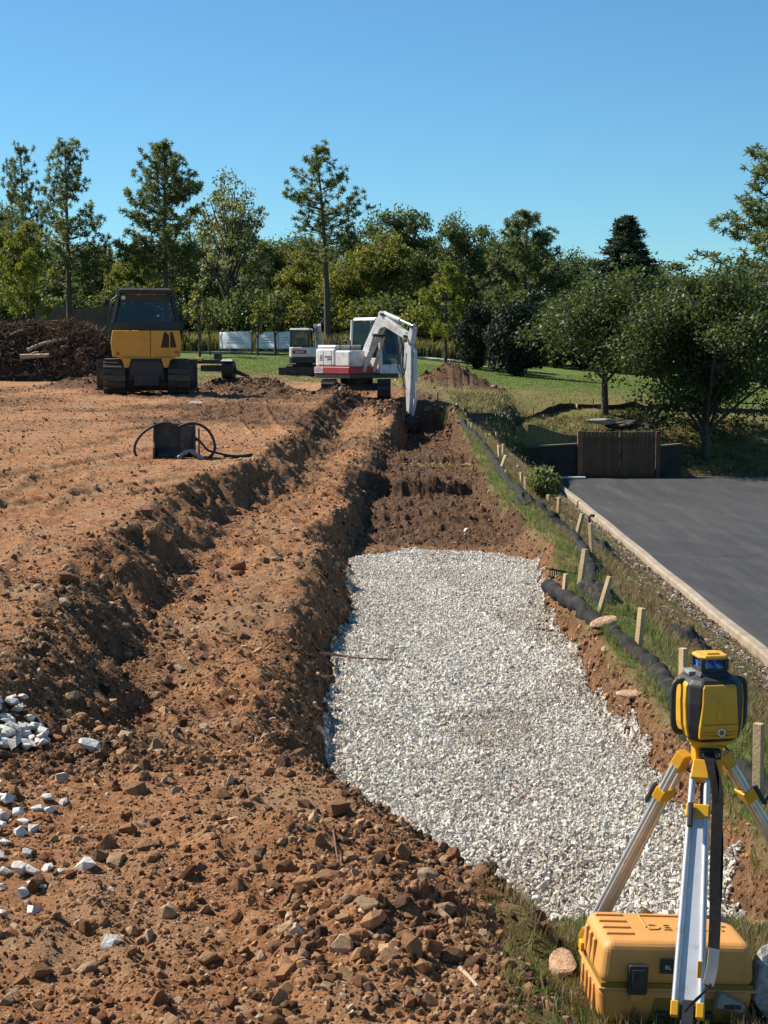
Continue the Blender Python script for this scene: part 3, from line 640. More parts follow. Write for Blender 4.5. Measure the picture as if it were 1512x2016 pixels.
# ------------------------------------------------------------------ vegetation
def leaf_mat(name, stops, trans=0.38, rough=0.55, nscale=0.7):
    m, nt, b = new_mat(name); geo = nt.nodes.new('ShaderNodeNewGeometry')
    n = noise_node(nt, nscale, 4, 0.6, geo.outputs['Position'])
    ad = nt.nodes.new('ShaderNodeMath'); ad.operation = 'MULTIPLY_ADD'; L(nt, geo.outputs['Random Per Island'], ad.inputs[0]); ad.inputs[1].default_value = 0.55
    sc = nt.nodes.new('ShaderNodeMath'); sc.operation = 'MULTIPLY_ADD'; L(nt, n.outputs[0], sc.inputs[0]); sc.inputs[1].default_value = 1.0; sc.inputs[2].default_value = -0.27
    L(nt, sc.outputs[0], ad.inputs[2])
    c = ramp(nt, ad.outputs[0], stops).outputs[0]
    L(nt, c, b.inputs['Base Color']); b.inputs['Roughness'].default_value = rough; b.inputs['Specular IOR Level'].default_value = 0.35
    tr = nt.nodes.new('ShaderNodeBsdfTranslucent'); hs = nt.nodes.new('ShaderNodeHueSaturation'); hs.inputs['Hue'].default_value = 0.487; hs.inputs['Saturation'].default_value = 1.1; hs.inputs['Value'].default_value = 2.0
    L(nt, c, hs.inputs['Color']); L(nt, hs.outputs[0], tr.inputs[0])
    mx = nt.nodes.new('ShaderNodeMixShader'); mx.inputs[0].default_value = trans; L(nt, b.outputs[0], mx.inputs[1]); L(nt, tr.outputs[0], mx.inputs[2])
    L(nt, mx.outputs[0], nt.nodes['Material Output'].inputs['Surface']); return m
M_BARK = pm('dark_bark', (0.055, 0.042, 0.032), (0.11, 0.085, 0.065), 8, 0.95, bmp=0.8, bscale=9)
M_PINE = leaf_mat('pine_needles', [(0.1, (0.040, 0.062, 0.022)), (0.5, (0.088, 0.115, 0.040)), (0.9, (0.185, 0.20, 0.075))], 0.38)
M_PINEY = leaf_mat('yellow_pine_needles', [(0.1, (0.060, 0.080, 0.015)), (0.5, (0.13, 0.150, 0.025)), (0.9, (0.21, 0.215, 0.045))], 0.35)
M_LEAF1 = leaf_mat('oak_leaves', [(0.1, (0.026, 0.042, 0.014)), (0.5, (0.060, 0.085, 0.024)), (0.9, (0.145, 0.165, 0.045))], 0.36)
M_LEAF2 = leaf_mat('yellowing_leaves', [(0.1, (0.048, 0.066, 0.015)), (0.5, (0.112, 0.130, 0.025)), (0.9, (0.24, 0.228, 0.052))], 0.38)
M_LEAF3 = leaf_mat('pale_leaves', [(0.1, (0.06, 0.080, 0.028)), (0.5, (0.125, 0.150, 0.055)), (0.9, (0.26, 0.26, 0.13))], 0.40)
M_MAPLE = leaf_mat('maple_leaves', [(0.1, (0.024, 0.042, 0.013)), (0.5, (0.052, 0.076, 0.020)), (0.8, (0.100, 0.122, 0.030)), (0.95, (0.15, 0.125, 0.04))], 0.27, nscale=1.2)
M_CEDAR = leaf_mat('cedar_sprays', [(0.1, (0.020, 0.036, 0.022)), (0.6, (0.045, 0.066, 0.036)), (0.9, (0.075, 0.095, 0.050))], 0.2)
M_HOLLY = leaf_mat('holly_leaves', [(0.1, (0.010, 0.016, 0.008)), (0.6, (0.020, 0.031, 0.013)), (0.9, (0.038, 0.052, 0.022))], 0.10, 0.65)
M_WEED = leaf_mat('weed_leaves', [(0.1, (0.045, 0.065, 0.016)), (0.5, (0.085, 0.115, 0.030)), (0.9, (0.17, 0.18, 0.065))], 0.35, nscale=3)

def leaves(C, size, r, aspect=0.62, up=0.35):
    """folded diamond leaves at points C"""
    n = len(C); d = r.normal(size=(n, 3)); d[:, 2] -= 0.25; d /= np.linalg.norm(d, axis=1)[:, None]
    q = r.normal(size=(n, 3)); q[:, 2] += up; s = np.cross(d, q); s /= np.linalg.norm(s, axis=1)[:, None] + 1e-9
    nn = np.cross(s, d); L_ = size * r.uniform(0.65, 1.35, (n, 1)); W = L_ * aspect * 0.5
    a = C - d * L_ * 0.5; b = C + s * W + nn * W * 0.25; c = C + d * L_ * 0.5; e = C - s * W + nn * W * 0.25
    V = np.stack([a, b, c, e], 1).reshape(-1, 3); F_ = np.arange(4 * n).reshape(n, 4); return V, F_
def blades(C, D, length, width, r, per, spread=0.9):
    """needle tufts: per thin triangles radiating around direction D at each point"""
    n = len(C); C = np.repeat(C, per, 0); D = np.repeat(D, per, 0)
    d = D + spread * r.normal(size=D.shape); d /= np.linalg.norm(d, axis=1)[:, None]
    q = r.normal(size=d.shape); s = np.cross(d, q); s /= np.linalg.norm(s, axis=1)[:, None] + 1e-9
    L_ = length * r.uniform(0.6, 1.2, (len(C), 1)); st = C + d * L_ * 0.12
    V = np.stack([st - s * width * 0.5, st + s * width * 0.5, C + d * L_ + s * width * 0.35, C + d * L_ - s * width * 0.35], 1).reshape(-1, 3)
    return V, np.arange(4 * len(C)).reshape(-1, 4)
def bez(a, b, c, n):
    t = np.linspace(0, 1, n)[:, None]; return (1 - t) ** 2 * a + 2 * t * (1 - t) * b + t * t * c

def gen_pine(seed, h, w, c0, levels, tuft=0.27, per=26, dens=1.0, top=0.25, tw=0.05):
    r = np.random.default_rng(seed); mb = MB()
    bend = r.normal(0, 0.015 * h, 2)
    def tp(z): t = z / h; return np.array([bend[0] * t * t, bend[1] * t * t, z])
    zs_ = np.linspace(0, h * 0.985, 10); r0 = 0.019 * h
    mb.tube([tp(z) for z in zs_], [max(0.025, r0 * (1 - 0.93 * z / h)) for z in zs_], 7)
    PC, PD = [], []
    for k in range(levels):
        f = (k + r.uniform(-0.3, 0.3)) / levels; f = min(max(f, 0), 0.98); z = h * (c0 + (1 - c0) * f)
        prof = (1 - f) ** 0.62 * (0.55 + 0.45 * min(1, f / 0.25)) + top * (1 - f)
        nb = r.integers(2, 5)
        for j in range(nb):
            az = r.uniform(0, 6.283); ln = w * 0.5 * prof * r.uniform(0.6, 1.12); ln = max(ln, 0.05 * w)
            rise = r.uniform(0.0, 0.40) + 0.75 * f
            a = tp(z); dirh = np.array([math.cos(az), math.sin(az), 0])
            c = a + dirh * ln + np.array([0, 0, ln * rise]); b = a + dirh * ln * 0.55 + np.array([0, 0, ln * (rise * 0.3 - 0.05)])
            P = bez(a, b, c, 6); mb.tube(P, list(np.linspace(max(0.015, 0.0045 * h * (1 - f * 0.6)), 0.008, 6)), 4, cap=False)
            nt_ = max(3, int(ln * 4.2 * dens))
            for q in range(nt_):
                t = 0.35 + 0.65 * (q + r.random()) / nt_; P0 = (1 - t) ** 2 * a + 2 * t * (1 - t) * b + t * t * c
                side = r.normal(size=3) * np.array([1, 1, 0.5]); side /= np.linalg.norm(side); tl = r.uniform(0.1, 0.75) * (0.25 + 0.35 * ln * (1 - t) + 0.3)
                e = P0 + side * tl + np.array([0, 0, 0.12 * tl])
                if tl > 0.35: mb.tube([P0, e], [0.012, 0.006], 3, cap=False)
                PC.append(e); PD.append(side * 0.6 + dirh * 0.5 + np.array([0, 0, 0.45]))
            PC.append(c); PD.append(dirh + np.array([0, 0, 0.4]))
    PC.append(tp(h * 0.985)); PD.append(np.array([0, 0, 1.0]))
    PC = np.array(PC); PC = PC + r.normal(0, 0.05, PC.shape); V, F_ = blades(PC, 0.35 * np.array(PD), tuft, tw, r, per, 0.8)
    return mb, V, F_
def gen_broad(seed, h, w, c0, nleaf, leaf, limbs=11, flat=1.0, gaps=0.25, rc=0.11, lean=0.0):
    r = np.random.default_rng(seed); mb = MB(); r0 = 0.022 * h
    zt = h * 0.62; bend = r.normal(0, 0.03 * h, 2)
    def tp(z): t = z / h; return np.array([bend[0] * t + lean * t * t, bend[1] * t, z])
    zs_ = np.linspace(0, zt, 8); mb.tube([tp(z) for z in zs_], [r0 * (1 - 0.72 * z / zt) for z in zs_], 8)
    C = []; cen = np.array([lean * 0.5, 0, h * (c0 + 1) / 2]); rad = np.array([w / 2, w / 2, h * (1 - c0) / 2])
    for k in range(limbs):
        f = (k + 0.5) / limbs; az = k * 2.399 + r.uniform(-0.4, 0.4); el = lerp(-0.35, 1.35, f ** 0.8) + r.uniform(-0.15, 0.15)
        d = np.array([math.cos(az) * math.cos(el), math.sin(az) * math.cos(el), math.sin(el)])
        tip = cen + d * rad * r.uniform(0.72, 0.98); a = tp(min(zt, max(h * c0 * 0.85, h * lerp(c0 * 0.9, 0.6, f))))
        b = (a + tip) / 2 + np.array([0, 0, 0.08 * h * (1 - f)]); P = bez(a, b, tip, 7)
        mb.tube(P, list(np.linspace(r0 * 0.45, 0.02, 7)), 5, cap=False)
        for q in range(6):
            t = r.uniform(0.3, 1.0); P0 = (1 - t) ** 2 * a + 2 * t * (1 - t) * b + t * t * tip
            sd_ = r.normal(size=3); sd_ /= np.linalg.norm(sd_); e = P0 + sd_ * rad * r.uniform(0.18, 0.48)
            e = cen + (e - cen) * min(1.0, 1.02 / max(1e-6, np.linalg.norm((e - cen) / rad)))
            mb.tube([P0, (P0 + e) / 2 + np.array([0, 0, 0.02 * h]), e], [0.03, 0.02, 0.008], 4, cap=False)
            C.append(e)
        C.append(tip)
    C = np.array(C); k = r.random(len(C)) > gaps * 0.5; C = C[k]
    wts = r.uniform(0.3, 1.0, len(C)); pick = r.choice(len(C), nleaf, p=wts / wts.sum())
    off = r.normal(size=(nleaf, 3)); off /= np.linalg.norm(off, axis=1)[:, None]; off *= (r.random((nleaf, 1)) ** 0.5) * rc * w * r.uniform(0.6, 1.35, len(C))[pick][:, None]; off[:, 2] *= 0.8
    V, F_ = leaves(C[pick] + off, leaf, r); return mb, V, F_
def gen_cedar(seed, h, w, n=9000, leaf=0.26):
    r = np.random.default_rng(seed); mb = MB(); mb.tube([(0, 0, 0), (0, 0, h * 0.97)], [0.02 * h, 0.02], 6)
    C = []
    for k in range(150):
        f = ((k + r.random()) / 150) ** 0.85; z = h * (0.06 + 0.92 * f); ln = w * 0.5 * (1 - f) ** 0.9 * r.uniform(0.65, 1.1) + 0.12; az = r.uniform(0, 6.28)
        a = np.array([0, 0, z]); c = a + np.array([math.cos(az) * ln, math.sin(az) * ln, ln * 0.25]); mb.tube([a, c], [0.03, 0.008], 4, cap=False)
        m = int(n / 150); t = r.random(m) ** 0.7; C.append(a + (c - a) * t[:, None] + r.normal(size=(m, 3)) * 0.22 * np.array([1, 1, 0.7]) * (0.4 + ln * 0.25))
    C = np.concatenate(C); D = np.array([[0, 0, 0.6]]) + r.normal(size=C.shape) * 0.3
    V, F_ = blades(C, D, leaf, 0.07, r, 3, 0.5); return mb, V, F_
def gen_bush(seed, h, w, n, leaf, squash=1.0):
    r = np.random.default_rng(seed); mb = MB()
    for k in range(6):
        az = k * 1.05; mb.tube([(0, 0, 0), (math.cos(az) * w * 0.12, math.sin(az) * w * 0.12, h * 0.35), (math.cos(az) * w * 0.3, math.sin(az) * w * 0.3, h * 0.7)], [0.04, 0.03, 0.01], 4, cap=False)
    d = r.normal(size=(n, 3)); d /= np.linalg.norm(d, axis=1)[:, None]; rad = r.random((n, 1)) ** 0.35
    lump = 1 + 0.16 * np.sin(d[:, :1] * 5 + 1) * np.cos(d[:, 1:2] * 6) + 0.10 * np.sin(d[:, 2:] * 9)
    C = d * rad * lump * np.array([w / 2, w / 2, h / 2]) + np.array([0, 0, h * 0.5]); C = C[C[:, 2] > 0.02]
    V, F_ = leaves(C, leaf, r); return mb, V, F_

PROTO = {}
def proto(key, gen, mleaf):
    mb, V, F_ = gen
    PROTO[key] = (mb.mesh('trunk', M_BARK), np_mesh('crown', V, F_, mleaf))
proto('pine_a', gen_pine(1, 14, 6.2, 0.30, 24, dens=1.15), M_PINE)
proto('pine_b', gen_pine(2, 14, 6.4, 0.36, 30, dens=1.45), M_PINE)
proto('pine_c', gen_pine(3, 14, 6.0, 0.44, 20, dens=0.95, top=0.12), M_PINE)
proto('pine_d', gen_pine(14, 11, 6.5, 0.14, 30, dens=1.5), M_PINE)
proto('pine_y', gen_pine(5, 6, 3.4, 0.30, 14, dens=1.5, tuft=0.26), M_PINEY)
proto('oak_a', gen_broad(21, 11, 9, 0.16, 15000, 0.25, 15), M_LEAF1)
proto('oak_b', gen_broad(22, 11, 8, 0.12, 14000, 0.25, 15, rc=0.13), M_LEAF1)
proto('oak_c', gen_broad(23, 10, 9, 0.10, 15000, 0.25, 15), M_LEAF2)
proto('oak_d', gen_broad(24, 11, 7, 0.20, 6500, 0.21, 17, gaps=0.4, rc=0.085), M_LEAF3)
proto('maple_a', gen_broad(31, 6.0, 4.9, 0.24, 16000, 0.13, 17, rc=0.15), M_MAPLE)
proto('maple_b', gen_broad(32, 7.4, 7.4, 0.10, 42000, 0.135, 24, rc=0.13), M_MAPLE)
proto('cedar', gen_cedar(41, 11, 5), M_CEDAR)
proto('holly', gen_bush(51, 4, 4, 15000, 0.19), M_HOLLY)
proto('shrub_a', gen_bush(52, 3, 3, 2400, 0.24), M_LEAF2)
proto('shrub_b', gen_bush(53, 3, 3, 2400, 0.24), M_LEAF1)
proto('sapling', gen_broad(61, 4, 1.7, 0.28, 420, 0.20, 9, rc=0.13), M_LEAF2)
BASEH = {'pine_a':14,'pine_b':14,'pine_c':14,'pine_d':11,'pine_y':6,'oak_a':11,'oak_b':11,'oak_c':10,'oak_d':11,'maple_a':6,'maple_b':7.4,'cedar':11,'holly':4,'shrub_a':3,'shrub_b':3,'sapling':4}
BASEW = {'pine_a':6.2,'pine_b':6.4,'pine_c':6.0,'pine_d':6.5,'pine_y':3.4,'oak_a':9,'oak_b':8,'oak_c':9,'oak_d':7,'maple_a':4.9,'maple_b':7.4,'cedar':5,'holly':4,'shrub_a':3,'shrub_b':3,'sapling':1.7}
def plant(key, name, px, Y, top, wpx, label, cat='tree', group=None, rz=None, y_up=None):
    """a plant rooted in the terrain at distance Y whose tip reaches photo row top and whose crown is wpx photo pixels wide"""
    x = (px - 756) / FPX * Y * 1.005; z = hz(x, Y); h = at(px, top, Y).z - z
    e = empty(name, (x, Y, z - 0.05), random.uniform(0, 6.28) if rz is None else rz, label, cat, group)
    sw = wpx * Y / FPX / BASEW[key]; sh = h / BASEH[key]
    t = link_mesh('trunk' if 'shrub' not in name else 'stems', PROTO[key][0], e); c = link_mesh('crown', PROTO[key][1], e)
    for o in (t, c): o.scale = (sw, sw, sh)
    return e
plant('pine_c', 'pine_tree', 60, 108, 288, 120, 'tall narrow pine at the far left behind the brush pile')
plant('pine_a', 'pine_tree', 145, 102, 276, 170, 'tall thin pine left of the bulldozer cab', rz=1.0)
plant('pine_b', 'pine_tree', 332, 100, 282, 190, 'dense tall pine directly behind the bulldozer cab', rz=2.0)
plant('pine_c', 'pine_tree', 647, 102, 288, 185, 'tall lone pine with bare lower trunk behind the white excavator', rz=4.1)
plant('pine_y', 'pine_tree', 62, 96, 440, 120, 'young yellowish pine above the brush pile')
plant('pine_y', 'pine_tree', 876, 92, 524, 118, 'small yellow green pine right of the excavator boom', rz=0.5)
plant('pine_d', 'pine_tree', 1028, 104, 418, 205, 'rounded full pine behind the two dark holly bushes', rz=0.3)
plant('pine_a', 'pine_tree', 1556, 74, 205, 350, 'pine at the right edge of the photo with trunk out of frame', rz=2.2)
plant('cedar', 'cedar_tree', 1224, 108, 424, 250, 'dark pointed cedar above the two round maples')
plant('maple_a', 'maple_tree', 1188, 62.5, 536, 300, 'small maple with bare dark trunk standing behind the wooden gate', rz=0.4)
plant('maple_b', 'maple_tree', 1388, 60.2, 530, 420, 'wide leafy maple right of the wooden gate', rz=1.2)
plant('oak_d', 'oak_tree', 452, 112, 345, 190, 'airy pale oak between the two tall middle pines', rz=0.2)
plant('holly', 'holly_bush', 938, 88, 598, 88, 'dark holly bush half hidden behind the larger one', 'bush')
plant('holly', 'holly_bush', 1012, 84, 598, 122, 'larger dark holly bush in front of the rounded pine', 'bush')
BT = 'leafy trees of the far wood'
for (key, px, Y, top, w, lab) in [
    ('oak_a', 785, 124, 408, 190, 'dark oak topping the wood right of the lone pine'), ('oak_c', 745, 114, 470, 210, 'yellow green oak behind the excavator cab'), ('oak_b', 905, 120, 432, 150, 'dark oak between the lone pine and the rounded pine'),
    ('oak_b', 968, 126, 470, 130, 'dark oak touching the rounded pine on its left side'), ('oak_c', 600, 118, 500, 160, 'yellow green oak left of the lone pine trunk'), ('oak_a', 540, 122, 470, 150, 'oak behind the white banners'),
    ('oak_c', 270, 120, 490, 150, 'low yellowish oak between the two left pines'), ('oak_b', 200, 126, 500, 150, 'oak behind the brown fence left of the bulldozer'), ('oak_a', 15, 116, 400, 130, 'dark oak at the left border of the photo'),
    ('oak_a', 110, 128, 490, 170, 'dark oak low between the far left pines'), ('oak_b', 375, 124, 470, 160, 'oak behind the dense middle pine'), ('oak_c', 685, 112, 520, 140, 'bright leafy oak just right of the lone pine trunk'),
    ('oak_b', 835, 116, 500, 130, 'oak rising behind the excavator arm'), ('oak_b', 1120, 118, 500, 150, 'oak between the rounded pine and the cedar'), ('oak_a', 1180, 122, 520, 150, 'oak behind the small maple'),
    ('oak_b', 1290, 116, 535, 170, 'oak behind and between the two maples'), ('oak_c', 1400, 112, 560, 180, 'oak hidden behind the wide maple'), ('oak_a', 1480, 100, 570, 180, 'oak behind the wide maple at the right border'), ('oak_b', 460, 130, 440, 180, 'oak screened by the airy pale oak'),
    ('oak_b', 40, 136, 470, 220, 'far oak behind the young yellowish pine'), ('oak_a', 175, 138, 480, 230, 'far oak behind the thin left pine'), ('oak_b', 560, 138, 470, 220, 'far oak behind the banners gap'), ('oak_a', 640, 136, 470, 220, 'far oak behind the lone pine'), ('oak_b', 850, 138, 480, 220, 'far oak behind the small yellow green pine'), ('oak_a', 1010, 138, 470, 220, 'far oak behind the rounded pine'), ('oak_b', 1250, 136, 510, 240, 'far oak left of the cedar foot'), ('oak_a', 1400, 134, 540, 260, 'far oak right of the cedar'), ('oak_a', 320, 132, 480, 180, 'far oak seen under the dense middle pine'), ('oak_a', 720, 134, 450, 180, 'far oak behind the yellow green one')]:
    plant(key, 'oak_tree', px, Y, top, w, lab, 'tree', BT)
for i, (px, Y, top, w, k) in enumerate(sorted([(480,106,575,90,'b'),(545,107,570,90,'b'),(595,106,590,80,'a'),(700,106,600,90,'a'),(760,107,580,110,'b'),(820,105,600,90,'a'),(850,106,610,70,'b'),(905,104,630,70,'a'),(260,106,560,110,'b'),(210,108,580,110,'b'),(150,108,585,110,'b'),(80,109,580,110,'b'),(20,108,560,110,'b'),(330,106,590,100,'b'),(1090,100,600,100,'b'),(1150,100,610,100,'b'),(1450,92,640,120,'b'),(1520,92,640,120,'b'),(1300,96,640,120,'b'),(1220,98,640,120,'b'),(640,107,600,90,'b'),(370,107,600,80,'b'),(430,108,590,110,'b'),(510,109,590,110,'a'),(570,109,590,110,'b'),(670,109,590,110,'a'),(730,109,590,120,'b'),(790,109,590,120,'b'),(870,109,600,120,'b'),(960,108,600,120,'b'),(1040,106,600,120,'b'),(290,108,580,110,'b'),(110,110,590,120,'b'),(50,110,590,120,'b')])):
    plant('shrub_' + k, 'shrub', px, Y, top, w, ORD[i] + ' understorey shrub from the left at the foot of the far wood', 'shrub', 'shrubs under the far trees')
plant('sapling', 'young_tree', 397, 90, 556, 60, 'slim young tree with yellow leaves right of the bulldozer', 'tree')
plant('sapling', 'young_tree', 417, 93, 590, 42, 'thin sapling left of the white banners', 'tree')
plant('sapling', 'young_tree', 545, 94, 575, 60, 'slim young tree beside the small white machine', 'tree')
plant('sapling', 'young_tree', 510, 93, 590, 44, 'thin young tree between two white banners', 'tree')

# grasses: stuff
def tuft_mesh(name, seed, mat, nb, h, w, spread, droop=0.5):
    r = np.random.default_rng(seed); V = []; F_ = []
    for k in range(nb):
        az = r.uniform(0, 6.283); ln = h * r.uniform(0.55, 1.15); o = r.normal(0, spread * 0.35, 2); d = np.array([math.cos(az), math.sin(az)]); le = r.uniform(0.1, 0.9) * droop; ww = w * r.uniform(0.6, 1.2)
        s = np.array([-d[1], d[0]])
        P = [np.array([o[0], o[1], -0.01]), np.array([*(o + d * ln * le * 0.35), ln * 0.6]), np.array([*(o + d * ln * le), ln * (1 - 0.25 * le)])]
        b = len(V)
        for p, k_ in zip(P, (1.0, 0.75, 0.12)): V += [p - np.array([*(s * ww * k_ * 0.5), 0]), p + np.array([*(s * ww * k_ * 0.5), 0])]
        F_ += [(b, b + 1, b + 3, b + 2), (b + 2, b + 3, b + 5, b + 4)]
    return np_mesh(name, np.array(V), np.array(F_), mat)
M_GRN = leaf_mat('green_grass', [(0.1, (0.045, 0.075, 0.016)), (0.5, (0.085, 0.125, 0.028)), (0.9, (0.16, 0.19, 0.060))], 0.4, nscale=4)
M_STRAW = leaf_mat('dry_grass', [(0.1, (0.085, 0.060, 0.030)), (0.5, (0.17, 0.125, 0.060)), (0.9, (0.33, 0.26, 0.13))], 0.3, nscale=4)
gt = [tuft_mesh('tuft_%d' % k, 70 + k, M_GRN if k < 3 else M_STRAW, 11, 0.13 if k < 3 else 0.10, 0.006, 0.07, 0.7) for k in range(6)]
n = 60000; ty = 4.0 * (48 / 4.0) ** (rng.random(n) ** 1.05); tx = rng.uniform(0.2, 6.0, n); ok = tx < 0.262 * ty + 0.2; tx, ty = tx[ok], ty[ok]
g_, f_, d_ = zone(tx, ty); xr_ = ip(ty, T_XTR)
cl = fbm(tx * 2.2, ty * 1.6, 3, 800)
dens = g_ * np.where(tx < 2.3, np.where((tx > 1.7) & (tx < 2.2), 1.3, 0.9), np.where(tx < 4.6, 0.8, 0.25)) * (0.45 + 0.75 * np.clip(cl + 0.4, 0, 1))
k = rng.random(len(tx)) < dens; tx, ty, d_, cl = tx[k], ty[k], d_[k], cl[k]
dryp = np.clip(0.42 + 0.60 * sstep(1.95, 2.5, tx) - 0.7 * cl + 0.62 * sstep(5.8, 5.0, ty), 0.05, 0.95)
idx = rng.integers(0, 3, len(tx)) + 3 * (rng.random(len(tx)) < dryp)
ts = rng.uniform(0.45, 1.05, len(tx)) * (0.75 + 0.010 * ty) * np.where(tx < 1.0, 0.85, 1.0)
gn_scatter('grass', np.stack([tx, ty, H(tx, ty) - 0.004], -1), np.stack([rng.normal(0, 0.25, len(tx)), rng.normal(0, 0.25, len(tx)), rng.uniform(0, 6.28, len(tx))], -1), np.stack([ts, ts, ts], -1), idx, gt, 'patchy green and dry grass on the strip and bank beside the trench')
# lawn tufts, coarse, where the lawn begins
n = 26000; ty = rng.uniform(46, 90, n); tx = rng.uniform(-11, 22, n); g_, f_, d_ = zone(tx, ty); k = (g_ > 0.5) & ~((tx > 5.2) & (ty < 57.8)) & (rng.random(n) < 0.9); tx, ty, d_ = tx[k], ty[k], d_[k]
lt = [tuft_mesh('lawn_tuft_%d' % q, 90 + q, M_GRN if q < 3 else M_STRAW, 9, 0.045, 0.02, 0.3, 0.9) for q in range(6)]
idx = rng.integers(0, 3, len(tx)) + 3 * (rng.random(len(tx)) < np.clip(d_ * 1.1, 0, 0.9)); ts = rng.uniform(0.7, 1.2, len(tx))
gn_scatter('lawn_grass', np.stack([tx, ty, H(tx, ty) - 0.01], -1), np.stack([0 * tx, 0 * tx, rng.uniform(0, 6.28, len(tx))], -1), np.stack([ts * 1.5, ts * 1.5, ts], -1), idx, lt, 'mown lawn grass beyond the excavation')
# tall meadow grass at the foot of the wood, weeds on the slope above the gate
n = 5000; tx = rng.uniform(-16, 8, n); ty = rng.uniform(101, 109, n) + 0 * tx
tm = [tuft_mesh('meadow_tuft_%d' % q, 110 + q, (M_LEAF2, M_WEED, M_STRAW)[q], 12, 1.0, 0.07, 0.7, 0.5) for q in range(3)]
ts = rng.uniform(0.5, 1.3, n); gn_scatter('tall_grass', np.stack([tx, ty, H(tx, ty, False)], -1), np.stack([0 * tx, 0 * tx, rng.uniform(0, 6.28, n)], -1), np.stack([ts, ts, ts], -1), rng.choice([0, 1, 1, 2], n), tm, 'tall unmown grass at the foot of the far wood')
n = 5200; tx = rng.uniform(2.6, 18, n); ty = rng.uniform(50, 64, n); k = ~((tx > 5.0) & (ty < 57.9)) & (ty < 59.5 + 0.5 * (tx - 2.6)); tx, ty = tx[k], ty[k]
wm = [tuft_mesh('weed_%d' % q, 130 + q, (M_WEED, M_STRAW, M_LEAF1)[q], 12, 0.17, 0.03, 0.3, 0.9) for q in range(3)]
ts = rng.uniform(0.4, 1.2, len(tx)); gn_scatter('slope_weeds', np.stack([tx, ty, H(tx, ty, False)], -1), np.stack([0 * tx, 0 * tx, rng.uniform(0, 6.28, len(tx))], -1), np.stack([ts, ts, ts], -1), rng.choice([0, 1, 1, 2], len(tx)), wm, 'weeds and dry growth on the slope above the retaining wall')
# chips and leaf litter along the kerb
M_CHIP = rand_mat('wood_chips', [(0, (0.12, 0.065, 0.04)), (0.4, (0.26, 0.17, 0.11)), (0.75, (0.42, 0.33, 0.24)), (1, (0.56, 0.50, 0.43))])
chips = []
for q in range(4):
    r = np.random.default_rng(q + 3); a_, b_ = r.uniform(0.5, 1), r.uniform(0.3, 0.6)
    chips.append(MB().taper((0, 0, -0.05), (a_, b_), (a_ * 0.7, b_ * 0.6), 0.1).mesh('chip_%d' % q, M_CHIP))
n = 26000; ty = 14 * (52 / 14) ** rng.random(n); tx = KX - 0.15 - np.abs(rng.normal(0, 1.3, n)); k = (fbm(tx * 1.5, ty, 3, 88) > -0.28) & (tx > 2.6); tx, ty = tx[k], ty[k]; ts = rng.uniform(0.04, 0.12, len(tx)) * (0.7 + ty * 0.012)
gn_scatter('wood_chips', np.stack([tx, ty, H(tx, ty, True) + 0.02], -1), np.stack([rng.normal(0, 0.4, len(tx)), rng.normal(0, 0.4, len(tx)), rng.uniform(0, 6.28, len(tx))], -1), np.stack([ts, ts, ts], -1), rng.integers(0, 4, len(tx)), chips, 'wood chips and leaf litter along the kerb')
# ------------------------------------------------------------------ machines
M_ORANGE = pm('machine_yellow', (0.70, 0.33, 0.030), (0.62, 0.285, 0.026), 2.0, 0.5, dirt=(0.25, 0.15, 0.08), dscale=2.2, dlo=0.55, dhi=0.8, bmp=0.05, bscale=8)
M_MWHITE = pm('machine_white', (0.66, 0.655, 0.64), (0.57, 0.56, 0.535), 2.2, 0.5, dirt=(0.34, 0.25, 0.17), dscale=3.2, dlo=0.50, dhi=0.74)
M_MRED = pm('machine_red', (0.33, 0.022, 0.030), (0.24, 0.020, 0.028), 3.0, 0.5, dirt=(0.30, 0.20, 0.15), dscale=2.4, dlo=0.55, dhi=0.78)
M_STEEL = pm('dark_dirty_steel', (0.030, 0.029, 0.028), (0.060, 0.052, 0.045), 4.0, 0.7, 0.2, bmp=0.3, bscale=20, dirt=(0.14, 0.10, 0.07), dscale=3.0, dlo=0.55, dhi=0.8)
M_SHOE = pm('track_steel', (0.050, 0.046, 0.042), (0.10, 0.085, 0.070), 5.0, 0.55, 0.4, bmp=0.3, bscale=30, dirt=(0.17, 0.12, 0.08), dscale=4, dlo=0.5, dhi=0.75)
M_BLACK = pm('black_paint', (0.012, 0.012, 0.013), (0.022, 0.021, 0.020), 3.0, 0.45)
M_RUBBER = pm('black_rubber', (0.014, 0.014, 0.014), (0.028, 0.026, 0.024), 6.0, 0.65)
M_CHROME = pm('bright_rod', (0.62, 0.62, 0.62), None, rough=0.25, metal=1.0)
M_REDLENS = pm('red_lens', (0.42, 0.03, 0.012), None, rough=0.25)
M_DECAL = pm('worn_black_decal', (0.030, 0.018, 0.010), (0.06, 0.03, 0.012), 9, 0.8)
M_GREYTXT = pm('grey_lettering', (0.12, 0.12, 0.13), None, rough=0.6)
def glass(name, tint, fac):
    m, nt, b = new_mat(name); t = nt.nodes.new('ShaderNodeBsdfTransparent'); t.inputs[0].default_value = (*tint, 1)
    g_ = nt.nodes.new('ShaderNodeBsdfGlossy'); g_.inputs[1].default_value = 0.04; g_.inputs[0].default_value = (0.9, 0.95, 1, 1)
    mx = nt.nodes.new('ShaderNodeMixShader'); mx.inputs[0].default_value = fac
    L(nt, t.outputs[0], mx.inputs[1]); L(nt, g_.outputs[0], mx.inputs[2]); L(nt, mx.outputs[0], nt.nodes['Material Output'].inputs['Surface']); return m
M_GLASS = glass('cab_glass', (0.50, 0.56, 0.56), 0.03)
